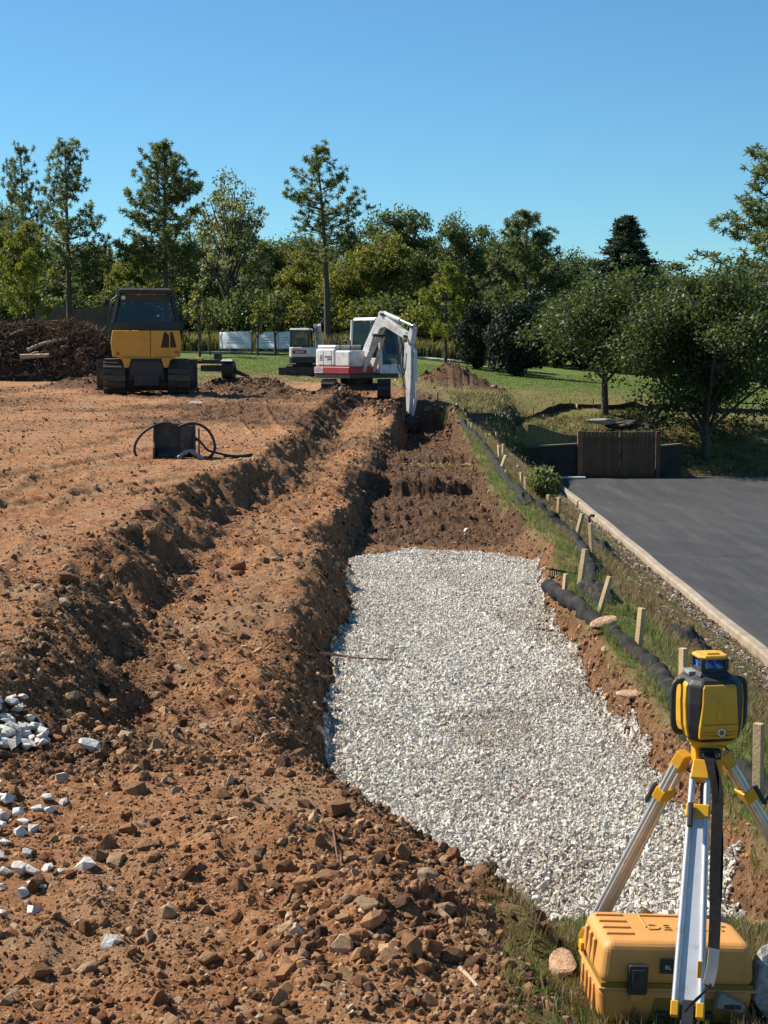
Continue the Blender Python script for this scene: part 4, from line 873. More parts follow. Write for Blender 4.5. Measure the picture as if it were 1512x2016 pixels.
def stadium(ln, h, seg=8, flat=0.0):
    """side profile of a track loop as (y, z) points, y from 0 to ln"""
    r = h / 2; P = []
    for k in range(seg + 1): a = -math.pi / 2 + math.pi * k / seg; P.append((ln - r + r * math.cos(a), r + r * math.sin(a)))
    for k in range(seg + 1): a = math.pi / 2 + math.pi * k / seg; P.append((r + r * math.cos(a), r + r * math.sin(a)))
    return P
def add_track(parent, cx, y0, ln, h, w, n, mat=None, grouser=0.035):
    P = stadium(ln, h - 0.06); o = MB().prism(P, w * 0.72).build('track', M_STEEL, parent, loc=(cx, y0, 0.03))
    wh = MB()
    for k in range(5): wh.cyl((-w * 0.40, h / 2 + (ln - h) * k / 4, 0.24 if 0 < k < 4 else h / 2 - 0.03), (w * 0.40, h / 2 + (ln - h) * k / 4, 0.24 if 0 < k < 4 else h / 2 - 0.03), 0.17 if 0 < k < 4 else h * 0.40, 14)
    wh.build('roller_wheels', M_STEEL, o)
    # shoes set round the loop
    r = (h - 0.06) / 2; per = 2 * (ln - 2 * r) + 2 * math.pi * r; pitch = per / n
    sm = MB(); sm.box((0, 0, 0), (w, pitch * 0.93, 0.03)); sm.box((0, -pitch * 0.30, 0.02 + grouser / 2), (w, 0.022, grouser)); me = sm.mesh('track_shoe', mat or M_SHOE)
    for k in range(n):
        s = k * pitch; st = ln - 2 * r
        if s < st: y_, z_, a = r + s, 0.0, math.pi
        elif s < st + math.pi * r: t = (s - st) / r; y_, z_, a = ln - r + r * math.sin(t), r - r * math.cos(t), math.pi - t
        elif s < 2 * st + math.pi * r: y_, z_, a = ln - r - (s - st - math.pi * r), 2 * r, 0.0
        else: t = (s - 2 * st - math.pi * r) / r; y_, z_, a = r - r * math.sin(t), r + r * math.cos(t), -t
        c = link_mesh('track_shoe', me, o); c.location = (0, y_, z_); c.rotation_euler = (-a, 0, 0)
    return o

# ---- bulldozer seen from behind
DX, DY = -6.83, 44.0
dz = empty('bulldozer', (DX, DY, hz(DX, DY, False) - 0.02), R(8.5), 'yellow and black bulldozer seen from the rear beside the brush pile', 'bulldozer')
for sx in (-1, 1): add_track(dz, sx * 0.915, 0.0, 3.1, 0.98, 0.62, 40)
MB().box((0, 1.5, 0.62), (1.16, 2.6, 0.5)).box((0, 0.25, 0.75), (0.98, 0.5, 0.62)).box((0, 0.1, 0.45), (0.7, 0.5, 0.35)).build('undercarriage', M_STEEL, dz, 0.02)
MB().prism([(-0.40, 0), (0.40, 0), (0.46, 0.08), (0.46, 0.34), (0.38, 0.42), (-0.38, 0.42), (-0.46, 0.34), (-0.46, 0.08)], 0.08, axis='y').build('rear_cover', M_BLACK, dz, 0.01, loc=(0, -0.06, 0.56))
MB().taper((0, 0.55, 0.95), (1.15, 1.0), (1.75, 1.0), 0.16).build('tank_mount', M_ORANGE, dz, 0.015)
for sx in (-1, 1): MB().prism([(-0.06, 0), (0.06, 0), (0.13, 0.26), (-0.13, 0.26)], 0.3, axis='y').build('mount_bracket', M_ORANGE, dz, loc=(sx * 0.56, 0.05, 0.80))
tank = MB()
for (x0, x1) in ((-1.0, 0.118), (0.126, 1.0)):
    pr = [(x0, 1.12), (x1, 1.12), (x1, 1.86), (x0, 1.86)]
    if x0 < -0.9: pr = [(-0.95, 1.10), (x1, 1.10), (x1, 1.86), (-0.95, 1.86), (-1.0, 1.50)]
    else: pr = [(x0, 1.10), (0.97, 1.10), (1.01, 1.50), (0.96, 1.86), (x0, 1.86)]
    tank.prism(pr, 0.62, axis='y', off=0.33)
tk = tank.build('fuel_tank', M_ORANGE, dz, 0.03, 3)
MB().box((0, 0.64, 1.48), (1.9, 0.1, 0.72)).build('tank_back', M_BLACK, dz)
for (x_, z_) in ((-0.80, 1.20), (0.86, 1.24)): MB().box((0, 0, 0), (0.10, 0.02, 0.07)).build('tail_light', M_REDLENS, dz, 0.006, loc=(x_, 0.012, z_))
for pr in ([(0.42, 1.37), (0.66, 1.37), (0.655, 1.72), (0.54, 1.84), (0.50, 1.74)], [(0.69, 1.37), (0.87, 1.37), (0.80, 1.66), (0.76, 1.82), (0.69, 1.80)]):
    MB().prism(pr, 0.006, axis='y', off=0.016).build('peeled_decal', M_DECAL, tk)
cabp = MB()
def post(a, b, w=0.09): cabp.tube([a, b], w * 0.62, 4, smooth=False)
for sx in (-1, 1):
    post((sx * 0.96, 0.5, 1.86), (sx * 0.72, 0.55, 3.0), 0.13); post((sx * 0.97, 1.9, 1.86), (sx * 0.74, 1.75, 3.0), 0.12); post((sx * 0.98, 1.2, 1.86), (sx * 0.74, 1.2, 3.0), 0.07)
    cabp.box((sx * 0.965, 1.2, 1.95), (0.07, 1.5, 0.22))
cabp.box((0, 0.48, 1.98), (1.9, 0.09, 0.26)); cabp.box((0, 0.52, 2.78), (1.45, 0.09, 0.20)); cabp.box((0, 1.9, 1.98), (1.9, 0.08, 0.22)); cabp.box((0, 1.2, 1.9), (1.9, 1.4, 0.05))
cabp.build('cab_frame', M_BLACK, dz, 0.012)
MB().taper((0, 1.15, 2.94), (1.50, 1.50), (1.56, 1.56), 0.07).taper((0, 1.15, 3.01), (1.56, 1.56), (1.36, 1.4), 0.07).build('cab_roof', M_STEEL, dz, 0.02)
def quad(name, pts, mat, parent, th=0.008):
    p = [Vector(q) for q in pts]; n = (p[1] - p[0]).cross(p[2] - p[0]).normalized() * th
    return MB().add([*p, *[q + n for q in p]], [(3,2,1,0),(4,5,6,7),(0,1,5,4),(1,2,6,5),(2,3,7,6),(3,0,4,7)]).build(name, mat, parent)
quad('rear_window', [(-0.86, 0.50, 2.10), (0.86, 0.50, 2.10), (0.70, 0.535, 2.70), (-0.70, 0.535, 2.70)], M_GLASS, dz)
for sx in (-1, 1): quad('side_window', [(sx * 0.965, 0.6, 2.06), (sx * 0.965, 1.8, 2.06), (sx * 0.75, 1.7, 2.95), (sx * 0.75, 0.6, 2.95)], M_GLASS, dz)
gm = MB()
for k in range(19): x_ = -0.84 + 1.68 * k / 18; gm.box((x_, 1.86, 2.45), (0.012, 0.012, 0.86))
for k in range(12): gm.box((0, 1.86, 2.06 + 0.07 * k), (1.68, 0.012, 0.012))
gm.build('window_guard', M_BLACK, dz)
MB().box((0, 1.12, 2.15), (0.56, 0.14, 0.66), rot=(R(-8), 0, 0)).box((0, 1.3, 1.98), (0.55, 0.5, 0.16)).box((0, 1.07, 2.55), (0.30, 0.1, 0.18)).box((-0.36, 1.25, 2.1), (0.12, 0.4, 0.10)).box((0.36, 1.25, 2.1), (0.12, 0.4, 0.10)).build('driver_seat', M_BLACK, dz, 0.04)
for sx in (-1, 1):
    MB().tube([(sx * 1.02, 0.45, 1.55), (sx * 1.06, 0.42, 2.2), (sx * 0.95, 0.44, 2.75), (sx * 0.80, 0.5, 2.85)], 0.018, 6).build('grab_rail', M_BLACK, dz)
    MB().box((sx * 1.04, 0.9, 2.45), (0.05, 0.16, 0.26)).tube([(sx * 0.85, 0.9, 2.75), (sx * 1.03, 0.9, 2.66), (sx * 1.04, 0.9, 2.5)], 0.012, 5).build('mirror', M_BLACK, dz)
    MB().box((sx * 0.62, 0.44, 2.80), (0.10, 0.08, 0.10)).build('work_light', M_MWHITE if sx < 0 else M_STEEL, dz, 0.01)
    MB().box((sx * 0.915, 1.5, 1.03), (0.60, 2.3, 0.03)).build('track_guard', M_SHOE, dz, 0.005)
MB().box((0, 2.8, 1.45), (0.9, 1.9, 0.95)).build('engine_hood', M_ORANGE, dz, 0.05)
MB().cyl((0.25, 2.6, 1.9), (0.25, 2.6, 2.5), 0.06).build('exhaust_pipe', M_BLACK, dz)
bl = MB().prism([(0.18, 0.02), (0.22, 0.02), (0.16, 0.35), (0.16, 0.65), (0.26, 1.0), (0.22, 1.0), (0.10, 0.66), (0.10, 0.34)], 3.12).box((-1.53, 0.14, 0.5), (0.05, 0.16, 0.92)).box((1.53, 0.14, 0.5), (0.05, 0.16, 0.92))
bl.box((-1.50, 0.14, 0.06), (0.20, 0.2, 0.10)).box((1.50, 0.14, 0.06), (0.20, 0.2, 0.10))
bl.build('blade', M_SHOE, dz, loc=(0.0, 3.75, 0))
for sx in (-1, 1): MB().box((sx * 0.52, 3.3, 0.5), (0.14, 1.2, 0.2)).build('push_arm', M_STEEL, dz, 0.02)

# ---- white and red excavator, tracks along the trench, house swung round
EX, EY = -0.93, 52.0
EZ = hz(EX, EY, False) - 0.02
ex = empty('excavator', (EX, EY, EZ), 0, 'white and red excavator digging at the far end of the trench', 'excavator')
for sx in (-1, 1): add_track(ex, sx * 0.93, -1.35, 2.75, 0.62, 0.45, 36, M_RUBBER, 0.03)
MB().box((0, 0, 0.40), (1.5, 1.3, 0.22)).box((0, -0.7, 0.36), (1.4, 0.2, 0.16)).box((0, 0.7, 0.36), (1.4, 0.2, 0.16)).cyl((0, 0, 0.45), (0, 0, 0.72), 0.55, 24).build('undercarriage', M_STEEL, ex, 0.02)
A = R(40)
HM = Matrix(((-math.cos(A), math.sin(A), 0, 0), (-math.sin(A), -math.cos(A), 0, 0), (0, 0, 1, 0), (0, 0, 0, 1)))   # local x = operator right, y = forward
def rnd_profile(x0, x1, y0, y1, rad, n=7, corners=(1, 1, 0, 0)):
    """plan outline, corners in order rear-left, rear-right, front-right, front-left"""
    P = []
    for (cx_, cy_, a0, on) in ((x0, y0, 180, corners[0]), (x1, y0, 270, corners[1]), (x1, y1, 0, corners[2]), (x0, y1, 90, corners[3])):
        r_ = rad if on else 0.06; sx = 1 if cx_ == x0 else -1; sy = 1 if cy_ == y0 else -1
        for k in range(n + 1):
            a = R(a0 + 90 * k / n); P.append((cx_ + sx * r_ + r_ * math.cos(a), cy_ + sy * r_ + r_ * math.sin(a)))
    return P
def slab(prof, z0, z1, mb=None): mb = mb or MB(); return mb.prism(prof, z1 - z0, HM @ Matrix.Translation((0, 0, (z0 + z1) / 2)), axis='z')
slab(rnd_profile(-1.05, 1.05, -1.33, 1.0, 0.55), 0.70, 0.84).build('revolving_frame', M_BLACK, ex, 0.01)
slab(rnd_profile(-1.07, 1.07, -1.36, 0.95, 0.62), 0.84, 1.08).build('counterweight', M_MRED, ex, 0.03, 3)
eh = slab(rnd_profile(-1.04, 1.04, -1.31, 0.10, 0.62), 1.082, 1.68); slab(rnd_profile(-0.98, 0.98, -1.22, 0.10, 0.52), 1.68, 1.80, eh); hood = eh.build('engine_hood', M_MWHITE, ex, 0.10, 4)
slab(rnd_profile(0.40, 1.04, 0.13, 0.95, 0.12, corners=(0, 0, 1, 0)), 1.084, 1.62).build('tool_box', M_MWHITE, ex, 0.06, 3)
for k in range(5):
    MB().box((1.072, -0.72 + 0 * k, 0.88 + 0.042 * k), (0.012, 0.5, 0.020), M=HM).build('vent_slat', M_MWHITE, ex)
for k in range(2): MB().box((1.045, -0.25 + 0.1 * k, 1.42 - 0.08 * k), (0.008, 0.34 - 0.1 * k, 0.045), M=HM).build('side_lettering', M_GREYTXT, hood)
cf_ = MB(); cx0, cx1, cy0, cy1, c0z, c1z = -1.04, -0.12, -0.45, 1.15, 0.86, 2.66
for (x_, y_, xt, yt) in ((cx0, cy0, cx0 + 0.03, cy0 + 0.04), (cx1, cy0, cx1 - 0.03, cy0 + 0.04), (cx0, cy1, cx0 + 0.05, cy1 - 0.25), (cx1, cy1, cx1 - 0.05, cy1 - 0.25), (cx0, 0.25, cx0 + 0.03, 0.25)):
    cf_.tube([(x_, y_, c0z), (x_ + (xt - x_) * 0.5, y_ + (yt - y_) * 0.25, 1.8), (xt, yt, c1z)], 0.062, 6, M=HM, smooth=False)
cf_.box(((cx0 + cx1) / 2, cy0 + 0.02, 1.30), (cx1 - cx0, 0.05, 0.85), M=HM); cf_.box((cx1, 0.30, 1.12), (0.05, 1.5, 0.5), M=HM); cf_.box((cx0, 0.3, 1.1), (0.05, 1.5, 0.45), M=HM)
cf_.box(((cx0 + cx1) / 2, 0.32, 0.9), (0.9, 1.5, 0.06), M=HM); cf_.box(((cx0 + cx1) / 2, cy1 - 0.02, 1.0), (0.88, 0.05, 0.3), M=HM)
cf_.build('cab_frame', M_MWHITE, ex, 0.015)
MB().taper(((cx0 + cx1) / 2, 0.26, c1z - 0.04), (0.90, 1.38), (0.80, 1.22), 0.11, M=HM).build('cab_roof', M_MWHITE, ex, 0.03)
def pane(name, pts): return quad(name, [HM @ Vector(p) for p in pts], M_GLASS, ex)
pane('rear_window', [(cx0 + 0.06, cy0 + 0.01, 1.74), (cx1 - 0.06, cy0 + 0.01, 1.74), (cx1 - 0.07, cy0 + 0.04, 2.58), (cx0 + 0.07, cy0 + 0.04, 2.58)])
pane('side_window', [(cx1, cy0 + 0.07, 1.40), (cx1, 1.02, 1.40), (cx1 - 0.03, 0.84, 2.58), (cx1 - 0.03, cy0 + 0.08, 2.58)])
pane('door_window', [(cx0, cy0 + 0.07, 1.34), (cx0, 1.02, 1.34), (cx0 + 0.03, 0.84, 2.58), (cx0 + 0.03, cy0 + 0.08, 2.58)])
pane('windscreen', [(cx0 + 0.06, cy1, 1.18), (cx1 - 0.06, cy1, 1.18), (cx1 - 0.09, cy1 - 0.22, 2.56), (cx0 + 0.09, cy1 - 0.22, 2.56)])
MB().box((-0.58, -0.05, 1.55), (0.5, 0.14, 0.7), M=HM).box((-0.58, 0.15, 1.25), (0.5, 0.5, 0.2), M=HM).build('driver_seat', M_BLACK, ex, 0.03)
# working arm in its own vertical plane
bx_ = 0.22; by_ = 0.50
def AP(s, z, o=0.0): return HM @ Vector((bx_ + o, by_ + s, z - 0))
def plate(prof, w, mb=None, off=0.0):
    mb = mb or MB(); M_ = HM @ Matrix.Translation((bx_ + off, by_, 0)); return mb.prism(prof, w, M_)
Z0 = -EZ    # arm heights below are above the world zero
def zz(pts): return [(s, z + Z0) for s, z in pts]
boom = plate(zz([(-0.12, 0.74), (0.08, 0.68), (0.62, 1.50), (1.18, 2.20), (1.40, 2.24), (2.38, 1.84), (2.48, 1.98), (2.40, 2.08), (1.50, 2.54), (1.16, 2.66), (0.92, 2.50), (0.30, 1.62)]), 0.25)
boom.build('boom', M_MWHITE, ex, 0.025)
plate(zz([(1.02, 2.52), (1.24, 2.50), (1.30, 2.70), (1.20, 2.78), (1.06, 2.74)]), 0.24).build('cylinder_bracket', M_MWHITE, ex, 0.015)
arm = plate(zz([(2.36, 1.74), (2.54, 1.70), (2.70, 1.55), (2.70, 0.6), (2.60, -0.72), (2.48, -0.74), (2.40, 0.6), (2.34, 1.5)]), 0.22); plate(zz([(2.46, 1.72), (2.66, 1.70), (2.80, 2.22), (2.72, 2.30), (2.62, 2.26)]), 0.20, arm)
arm.build('arm', M_MWHITE, ex, 0.02)
def ram(a, b, r0, r1, split, name):
    a, b = Vector(a), Vector(b); m = a.lerp(b, split); c = MB().cyl(a, m, r0, 12).build(name, M_MWHITE, ex); MB().cyl(m, b, r1, 10).build('rod', M_CHROME, c); return c
ram(AP(1.22, 2.70 + Z0), AP(2.72, 2.26 + Z0), 0.075, 0.045, 0.55, 'arm_cylinder')
ram(AP(0.42, 0.80 + Z0, 0.22), AP(0.98, 1.98 + Z0, 0.22), 0.07, 0.045, 0.55, 'boom_cylinder'); ram(AP(0.42, 0.80 + Z0, -0.22), AP(0.98, 1.98 + Z0, -0.22), 0.07, 0.045, 0.55, 'boom_cylinder')
ram(AP(2.78, 1.50 + Z0), AP(2.78, -0.05 + Z0), 0.062, 0.038, 0.65, 'bucket_cylinder')
plate(zz([(2.74, -0.10), (2.82, -0.06), (2.66, -0.62), (2.58, -0.62)]), 0.12).build('bucket_link', M_MWHITE, ex, 0.01)
bk = MB()
bprof = zz([(2.62, -0.66), (2.44, -0.66), (2.10, -0.56), (2.04, -0.62), (2.22, -0.90), (2.30, -1.16), (2.48, -1.24), (2.66, -1.10), (2.70, -0.85)])
for o_ in (-0.30, 0.30): plate(bprof, 0.03, bk, o_)
outer = zz([(2.04, -0.62), (2.22, -0.90), (2.30, -1.16), (2.48, -1.24), (2.66, -1.10), (2.70, -0.85), (2.62, -0.66)])
for (p_, q_) in zip(outer[3:], outer[4:]):
    m_ = [(p_[0], p_[1]), (q_[0], q_[1]), (q_[0] - 0.02, q_[1]), (p_[0] - 0.02, p_[1])]; plate(m_, 0.6, bk)
buck = bk.build('bucket', M_STEEL, ex, 0.008)
for k in range(4): plate(zz([(2.28, -1.14), (2.34, -1.20), (2.14, -1.26)]), 0.05, None, -0.24 + 0.16 * k).build('bucket_tooth', M_SHOE, buck)
for o_ in (-0.07, 0.0, 0.07): MB().tube([AP(0.05, 1.15 + Z0, o_), AP(0.35, 1.75 + Z0, o_), AP(0.86, 2.52 + Z0, o_), AP(1.3, 2.66 + Z0, o_)], 0.022, 6).build('hose', M_RUBBER, ex)
for o_ in (-0.10, 0.10): MB().tube([AP(1.9, 2.0 + Z0, o_), AP(2.05, 1.5 + Z0, o_), AP(2.02, 0.95 + Z0, o_), AP(2.25, 0.62 + Z0, o_), AP(2.42, 0.9 + Z0, o_), AP(2.46, 1.4 + Z0, o_)], 0.022, 6).build('hose', M_RUBBER, ex)
for (s_, z_, w_) in ((0.0, 0.86, 0.44), (1.24, 2.66, 0.34), (2.42, 1.94, 0.36), (2.72, 2.24, 0.28), (2.53, -0.64, 0.36), (2.60, -0.60, 0.28), (0.98, 1.98, 0.56)):
    MB().cyl(AP(s_, z_ + Z0, -w_ / 2), AP(s_, z_ + Z0, w_ / 2), 0.05, 12).build('pin', M_STEEL, ex)
for o_ in (-0.13, 0.13): MB().tube(smooth_pts([AP(2.30, 1.7 + Z0, o_), AP(2.18, 1.2 + Z0, o_), AP(2.30, 0.7 + Z0, o_), AP(2.40, 0.3 + Z0, o_)]), 0.018, 6).build('hose', M_RUBBER, ex)
for y_ in (-0.50, -0.05): MB().box((1.043, y_, 1.37), (0.006, 0.012, 0.50), M=HM).build('panel_seam', M_BLACK, hood)
MB().box((1.043, -0.30, 1.14), (0.006, 0.9, 0.012), M=HM).build('panel_seam', M_BLACK, hood)
for k in range(4): MB().box((1.044, -0.62, 1.30 + 0.05 * k), (0.006, 0.14, 0.02), M=HM).build('air_slot', M_BLACK, hood)
MB().tube([HM @ Vector((0.95, 0.85, 1.6)), HM @ Vector((0.95, 0.85, 1.95)), HM @ Vector((0.95, 0.3, 1.95)), HM @ Vector((0.95, 0.3, 1.65))], 0.018, 6).build('grab_rail', M_BLACK, ex)
MB().cyl(HM @ Vector((0.3, -0.9, 1.74)), HM @ Vector((0.3, -0.9, 1.98)), 0.05, 10).build('exhaust_pipe', M_BLACK, ex)
for x_ in (-0.9, -0.3): MB().box((x_, 0.92, 2.70), (0.12, 0.08, 0.09), M=HM).build('work_light', M_BLACK, ex, 0.01)
MB().box((0.55, -0.85, 1.79), (0.55, 0.5, 0.03), M=HM).build('fuel_lid', M_MWHITE, ex, 0.01)

# ---- small white excavator on the lawn
SX, SY = (600 - 756) / FPX * 66, 66.0
se = empty('compact_excavator', (SX, SY, hz(SX, SY, False)), R(-6), 'small white compact excavator with black blade parked on the lawn', 'excavator')
for sx in (-1, 1): add_track(se, sx * 0.52, -0.9, 1.9, 0.45, 0.28, 26, M_RUBBER, 0.02)
MB().box((0, 0, 0.36), (0.9, 0.9, 0.2)).cyl((0, 0, 0.4), (0, 0, 0.56), 0.36, 18).build('undercarriage', M_STEEL, se)
MB().prism(rnd_profile(-0.60, 0.60, -0.72, 0.75, 0.30), 0.26, Matrix.Translation((0, 0, 0.64)), axis='z').build('revolving_frame', M_BLACK, se, 0.02)
rb = MB().prism(rnd_profile(-0.58, 0.58, -0.70, 0.1, 0.28), 0.42, Matrix.Translation((0, 0, 0.98)), axis='z').build('rear_body', M_MWHITE, se, 0.04, 3)
MB().box((-0.10, -0.705, 0.99), (0.62, 0.012, 0.15)).build('red_name_plate', M_MRED, rb, 0.004)
MB().box((-0.10, -0.714, 0.99), (0.36, 0.004, 0.045)).build('plate_lettering', M_MWHITE, rb)
MB().box((-0.1, -0.69, 1.14), (0.5, 0.012, 0.03)).build('vent_slot', M_BLACK, rb)
mc = MB()
for (x_, y_) in ((-0.52, -0.45), (0.26, -0.45), (-0.52, 0.55), (0.26, 0.55)): mc.tube([(x_, y_, 1.15), (x_ + (0.02 if x_ < 0 else -0.02), y_, 1.94)], 0.045, 5, smooth=False)
mc.box((-0.13, -0.45, 1.22), (0.76, 0.05, 0.10)); mc.build('cab_frame', M_BLACK, se, 0.008)
MB().taper((-0.13, 0.05, 1.92), (0.88, 1.14), (0.78, 1.0), 0.08).build('cab_roof', M_MWHITE, se, 0.02)
quad('rear_window', [(-0.48, -0.45, 1.26), (0.22, -0.45, 1.26), (0.21, -0.45, 1.90), (-0.47, -0.45, 1.90)], M_GLASS, se); quad('side_window', [(0.26, -0.4, 1.2), (0.26, 0.5, 1.2), (0.25, 0.5, 1.9), (0.25, -0.4, 1.9)], M_GLASS, se); quad('side_window', [(-0.52, -0.4, 1.2), (-0.52, 0.5, 1.2), (-0.51, 0.5, 1.9), (-0.51, -0.4, 1.9)], M_GLASS, se)
MB().box((-0.13, -0.1, 1.35), (0.4, 0.1, 0.5)).box((-0.13, 0.1, 1.2), (0.4, 0.4, 0.12)).build('driver_seat', M_BLACK, se, 0.02)
MB().prism([(0.55, 0.75), (0.75, 0.80), (0.86, 1.6), (0.60, 2.05), (0.30, 2.2), (0.28, 2.08), (0.52, 1.9), (0.68, 1.5)], 0.16, off=0.45).build('boom', M_MWHITE, se, 0.015)
MB().prism([(0.30, 2.2), (0.22, 2.1), (0.75, 1.1), (0.9, 1.15)], 0.13, off=0.62).build('arm', M_MWHITE, se, 0.01)
MB().cyl((0.45, 0.15, 1.95), (0.80, 0.6, 2.42), 0.035, 8).build('arm_cylinder', M_STEEL, se)
MB().prism([(0.7, 1.1), (0.95, 1.12), (1.02, 0.85), (0.8, 0.7), (0.62, 0.82)], 0.4, off=0.6).build('bucket', M_STEEL, se, 0.01)
MB().prism([(-1.42, 0.02), (-1.36, 0.02), (-1.34, 0.22), (-1.42, 0.34), (-1.47, 0.34), (-1.43, 0.18)], 1.45, off=-0.15).box((-0.4, -1.15, 0.2), (0.08, 0.6, 0.08)).box((0.3, -1.15, 0.2), (0.08, 0.6, 0.08)).build('blade', M_STEEL, se)

# ---- dark implement with a drum wheel right of the bulldozer
p = hit(437, 747, False); im = empty('towed_implement', (p.x, p.y, p.z), R(-8), 'dark implement with drum wheel and pointed drawbar right of the bulldozer', 'implement')
k_ = p.y / FPX
MB().box((-0.42, 0, 0.58), (0.8, 0.5, 0.14)).box((-0.30, 0, 0.36), (0.75, 0.4, 0.2)).box((-0.15, 0.1, 0.75), (0.22, 0.3, 0.22)).build('frame', M_STEEL, im, 0.02)
MB().cyl((0.05, 0, 0.30), (0.42, 0, 0.30), 0.30, 22).cyl((0.0, 0, 0.30), (0.48, 0, 0.30), 0.1, 12).build('drum_wheel', M_RUBBER, im)
MB().taper((0.22, 0, 0.60), (0.4, 0.5), (0.3, 0.4), 0.06).build('mudguard', M_MWHITE, im)
MB().tube([(0.4, 0, 0.28), (0.72, -0.05, 0.16), (0.95, -0.05, 0.10)], [0.08, 0.06, 0.02], 8).build('drawbar', M_STEEL, im)
MB().box((-0.72, -0.2, 0.66), (0.26, 0.2, 0.10)).build('yellow_cap', pm('safety_yellow', (0.72, 0.55, 0.04), None, rough=0.5), im, 0.02)

# ---- steel bucket attachment with looping hoses left on the dirt
p = hit(345, 903, False); pk = p.y / FPX
ab = empty('steel_bucket', (p.x, p.y, p.z - 0.02), R(6), 'rusty grey steel bucket attachment with looping black hoses on the dirt', 'attachment')
M_RUST = pm('worn_grey_steel', (0.045, 0.043, 0.042), (0.10, 0.09, 0.08), 5, 0.7, 0.3, bmp=0.4, bscale=25, dirt=(0.20, 0.13, 0.085), dscale=4, dlo=0.5, dhi=0.72)
sp = [(-0.12, 0.0), (0.30, 0.0), (0.34, 0.50), (0.16, 0.54), (0.04, 0.30), (-0.10, 0.18)]
MB().prism(sp, 0.03, off=-0.30).build('side_plate', M_RUST, ab, 0.006)
MB().prism([(-0.04, 0.0), (0.34, 0.0), (0.34, 0.46), (0.10, 0.50), (0.04, 0.30)], 0.03, off=0.27).box((0.17, 0.10, 0.28), (0.17, 0.03, 0.42)).build('side_plate', M_RUST, ab, 0.006)
MB().prism([(-0.03, 0.10), (0.36, 0.02), (0.36, 0.40), (0.2, 0.46)], 0.02, off=0.34).build('wear_plate', M_RUST, ab, 0.004)
MB().box((0, 0.30, 0.27), (0.58, 0.03, 0.50)).box((-0.02, 0.12, 0.02), (0.56, 0.40, 0.03)).build('shell', M_RUST, ab, 0.005)
MB().tube([(-0.30, 0.12, 0.52), (0.0, 0.11, 0.50), (0.17, 0.12, 0.49)], 0.026, 8).build('top_bar', M_RUST, ab)
MB().box((-0.05, 0.15, 0.08), (0.42, 0.28, 0.10), rot=(R(18), 0, 0)).build('hitch_block', M_RUST, ab, 0.02)
def px_loop(pts, y): return [Vector(((a - 345) * pk, y, (903 - b) * pk)) for a, b in pts]
MB().tube(smooth_pts(px_loop([(338, 832), (320, 831), (300, 838), (280, 852), (267, 872), (266, 890), (276, 902)], 0.1)), 0.020, 8).build('hose', M_RUBBER, ab)
MB().tube(smooth_pts(px_loop([(352, 838), (375, 831), (398, 836), (415, 852), (423, 875), (420, 890), (409, 901)], 0.05)), 0.020, 8).build('hose', M_RUBBER, ab)
MB().tube(smooth_pts(px_loop([(380, 858), (395, 870), (408, 885), (425, 891), (455, 897), (480, 897), (495, 894), (492, 898), (465, 901), (440, 897)], 0.18)), 0.017, 7).build('tow_strap', M_RUBBER, ab)
MB().tube(smooth_pts([(0.05, -0.10, 0.02), (0.12, -0.08, 0.10), (0.22, -0.09, 0.14), (0.32, -0.12, 0.07), (0.40, -0.14, 0.01)]), [0.03 + 0.012 * math.sin(k) for k in range(25)], 8).build('bent_lip', pm('pale_worn_steel', (0.20, 0.19, 0.18), (0.30, 0.28, 0.26), 8, 0.6, 0.3), ab)

# ---- brush pile with logs
M_HEAP = pm('dark_brush_soil', (0.030, 0.020, 0.014), (0.085, 0.055, 0.036), 3.0, 0.95, bmp=1.0, bscale=6)
M_LOG = rand_mat('log_bark', [(0, (0.22, 0.15, 0.10)), (0.5, (0.38, 0.27, 0.18)), (1, (0.52, 0.40, 0.28))], tex=2.0)
M_TWIG = rand_mat('twigs', [(0, (0.035, 0.022, 0.015)), (0.6, (0.10, 0.062, 0.040)), (1, (0.24, 0.15, 0.09))])
BX, BY = (95 - 756) / FPX * 60, 60.0; bz = hz(BX, BY, False)
hx_, hy_ = np.meshgrid(np.linspace(-4.2, 2.9, 90), np.linspace(-2.6, 3.2, 60))
prof_ = np.clip(1.0 - (np.abs(hx_ + 0.6) / 3.9) ** 3.0, 0, 1) * np.clip(1.0 - (np.abs(hy_ - 0.3) / 2.8) ** 2.2, 0, 1)
hh_ = prof_ * (2.15 + 0.45 * fbm(hx_ * 0.6, hy_ * 0.6, 3, 1)) + 0.34 * prof_ ** 0.3 * fbm(hx_ * 2.2, hy_ * 2.2, 4, 2) - 0.15
ii = np.arange(hx_.size).reshape(hx_.shape)
brush = link_mesh('brush_pile', np_mesh('brush_pile', np.stack([hx_, hy_, hh_], -1).reshape(-1, 3), np.stack([ii[:-1, :-1], ii[:-1, 1:], ii[1:, 1:], ii[1:, :-1]], -1).reshape(-1, 4), M_HEAP))
brush.location = (BX, BY, bz); tag(brush, 'dark heap of soil and roots left of the bulldozer', 'heap')
def heap_z(x, y): return bz + float(np.interp(x - BX, hx_[0], hh_[int(np.clip((y - BY + 2.6) / 5.8 * 59, 0, 59))]))
n = 5200; qx = rng.uniform(-4.1, 2.7, n); qy = rng.uniform(-2.5, 1.2, n); qz = np.array([heap_z(BX + a, BY + b) for a, b in zip(qx, qy)])
k = qz > bz - 0.05; qx, qy, qz = qx[k], qy[k], qz[k]; m_ = len(qx)
tw = [MB().tube(smooth_pts([(-0.5, 0, 0), (-0.15, 0.05 * (q - 2), 0.04), (0.2, 0, -0.02), (0.5, 0.08, 0.05)], 2), [0.02, 0.026, 0.024, 0.02, 0.018, 0.014, 0.008], 4).mesh('twig_%d' % q, M_TWIG) for q in range(5)]
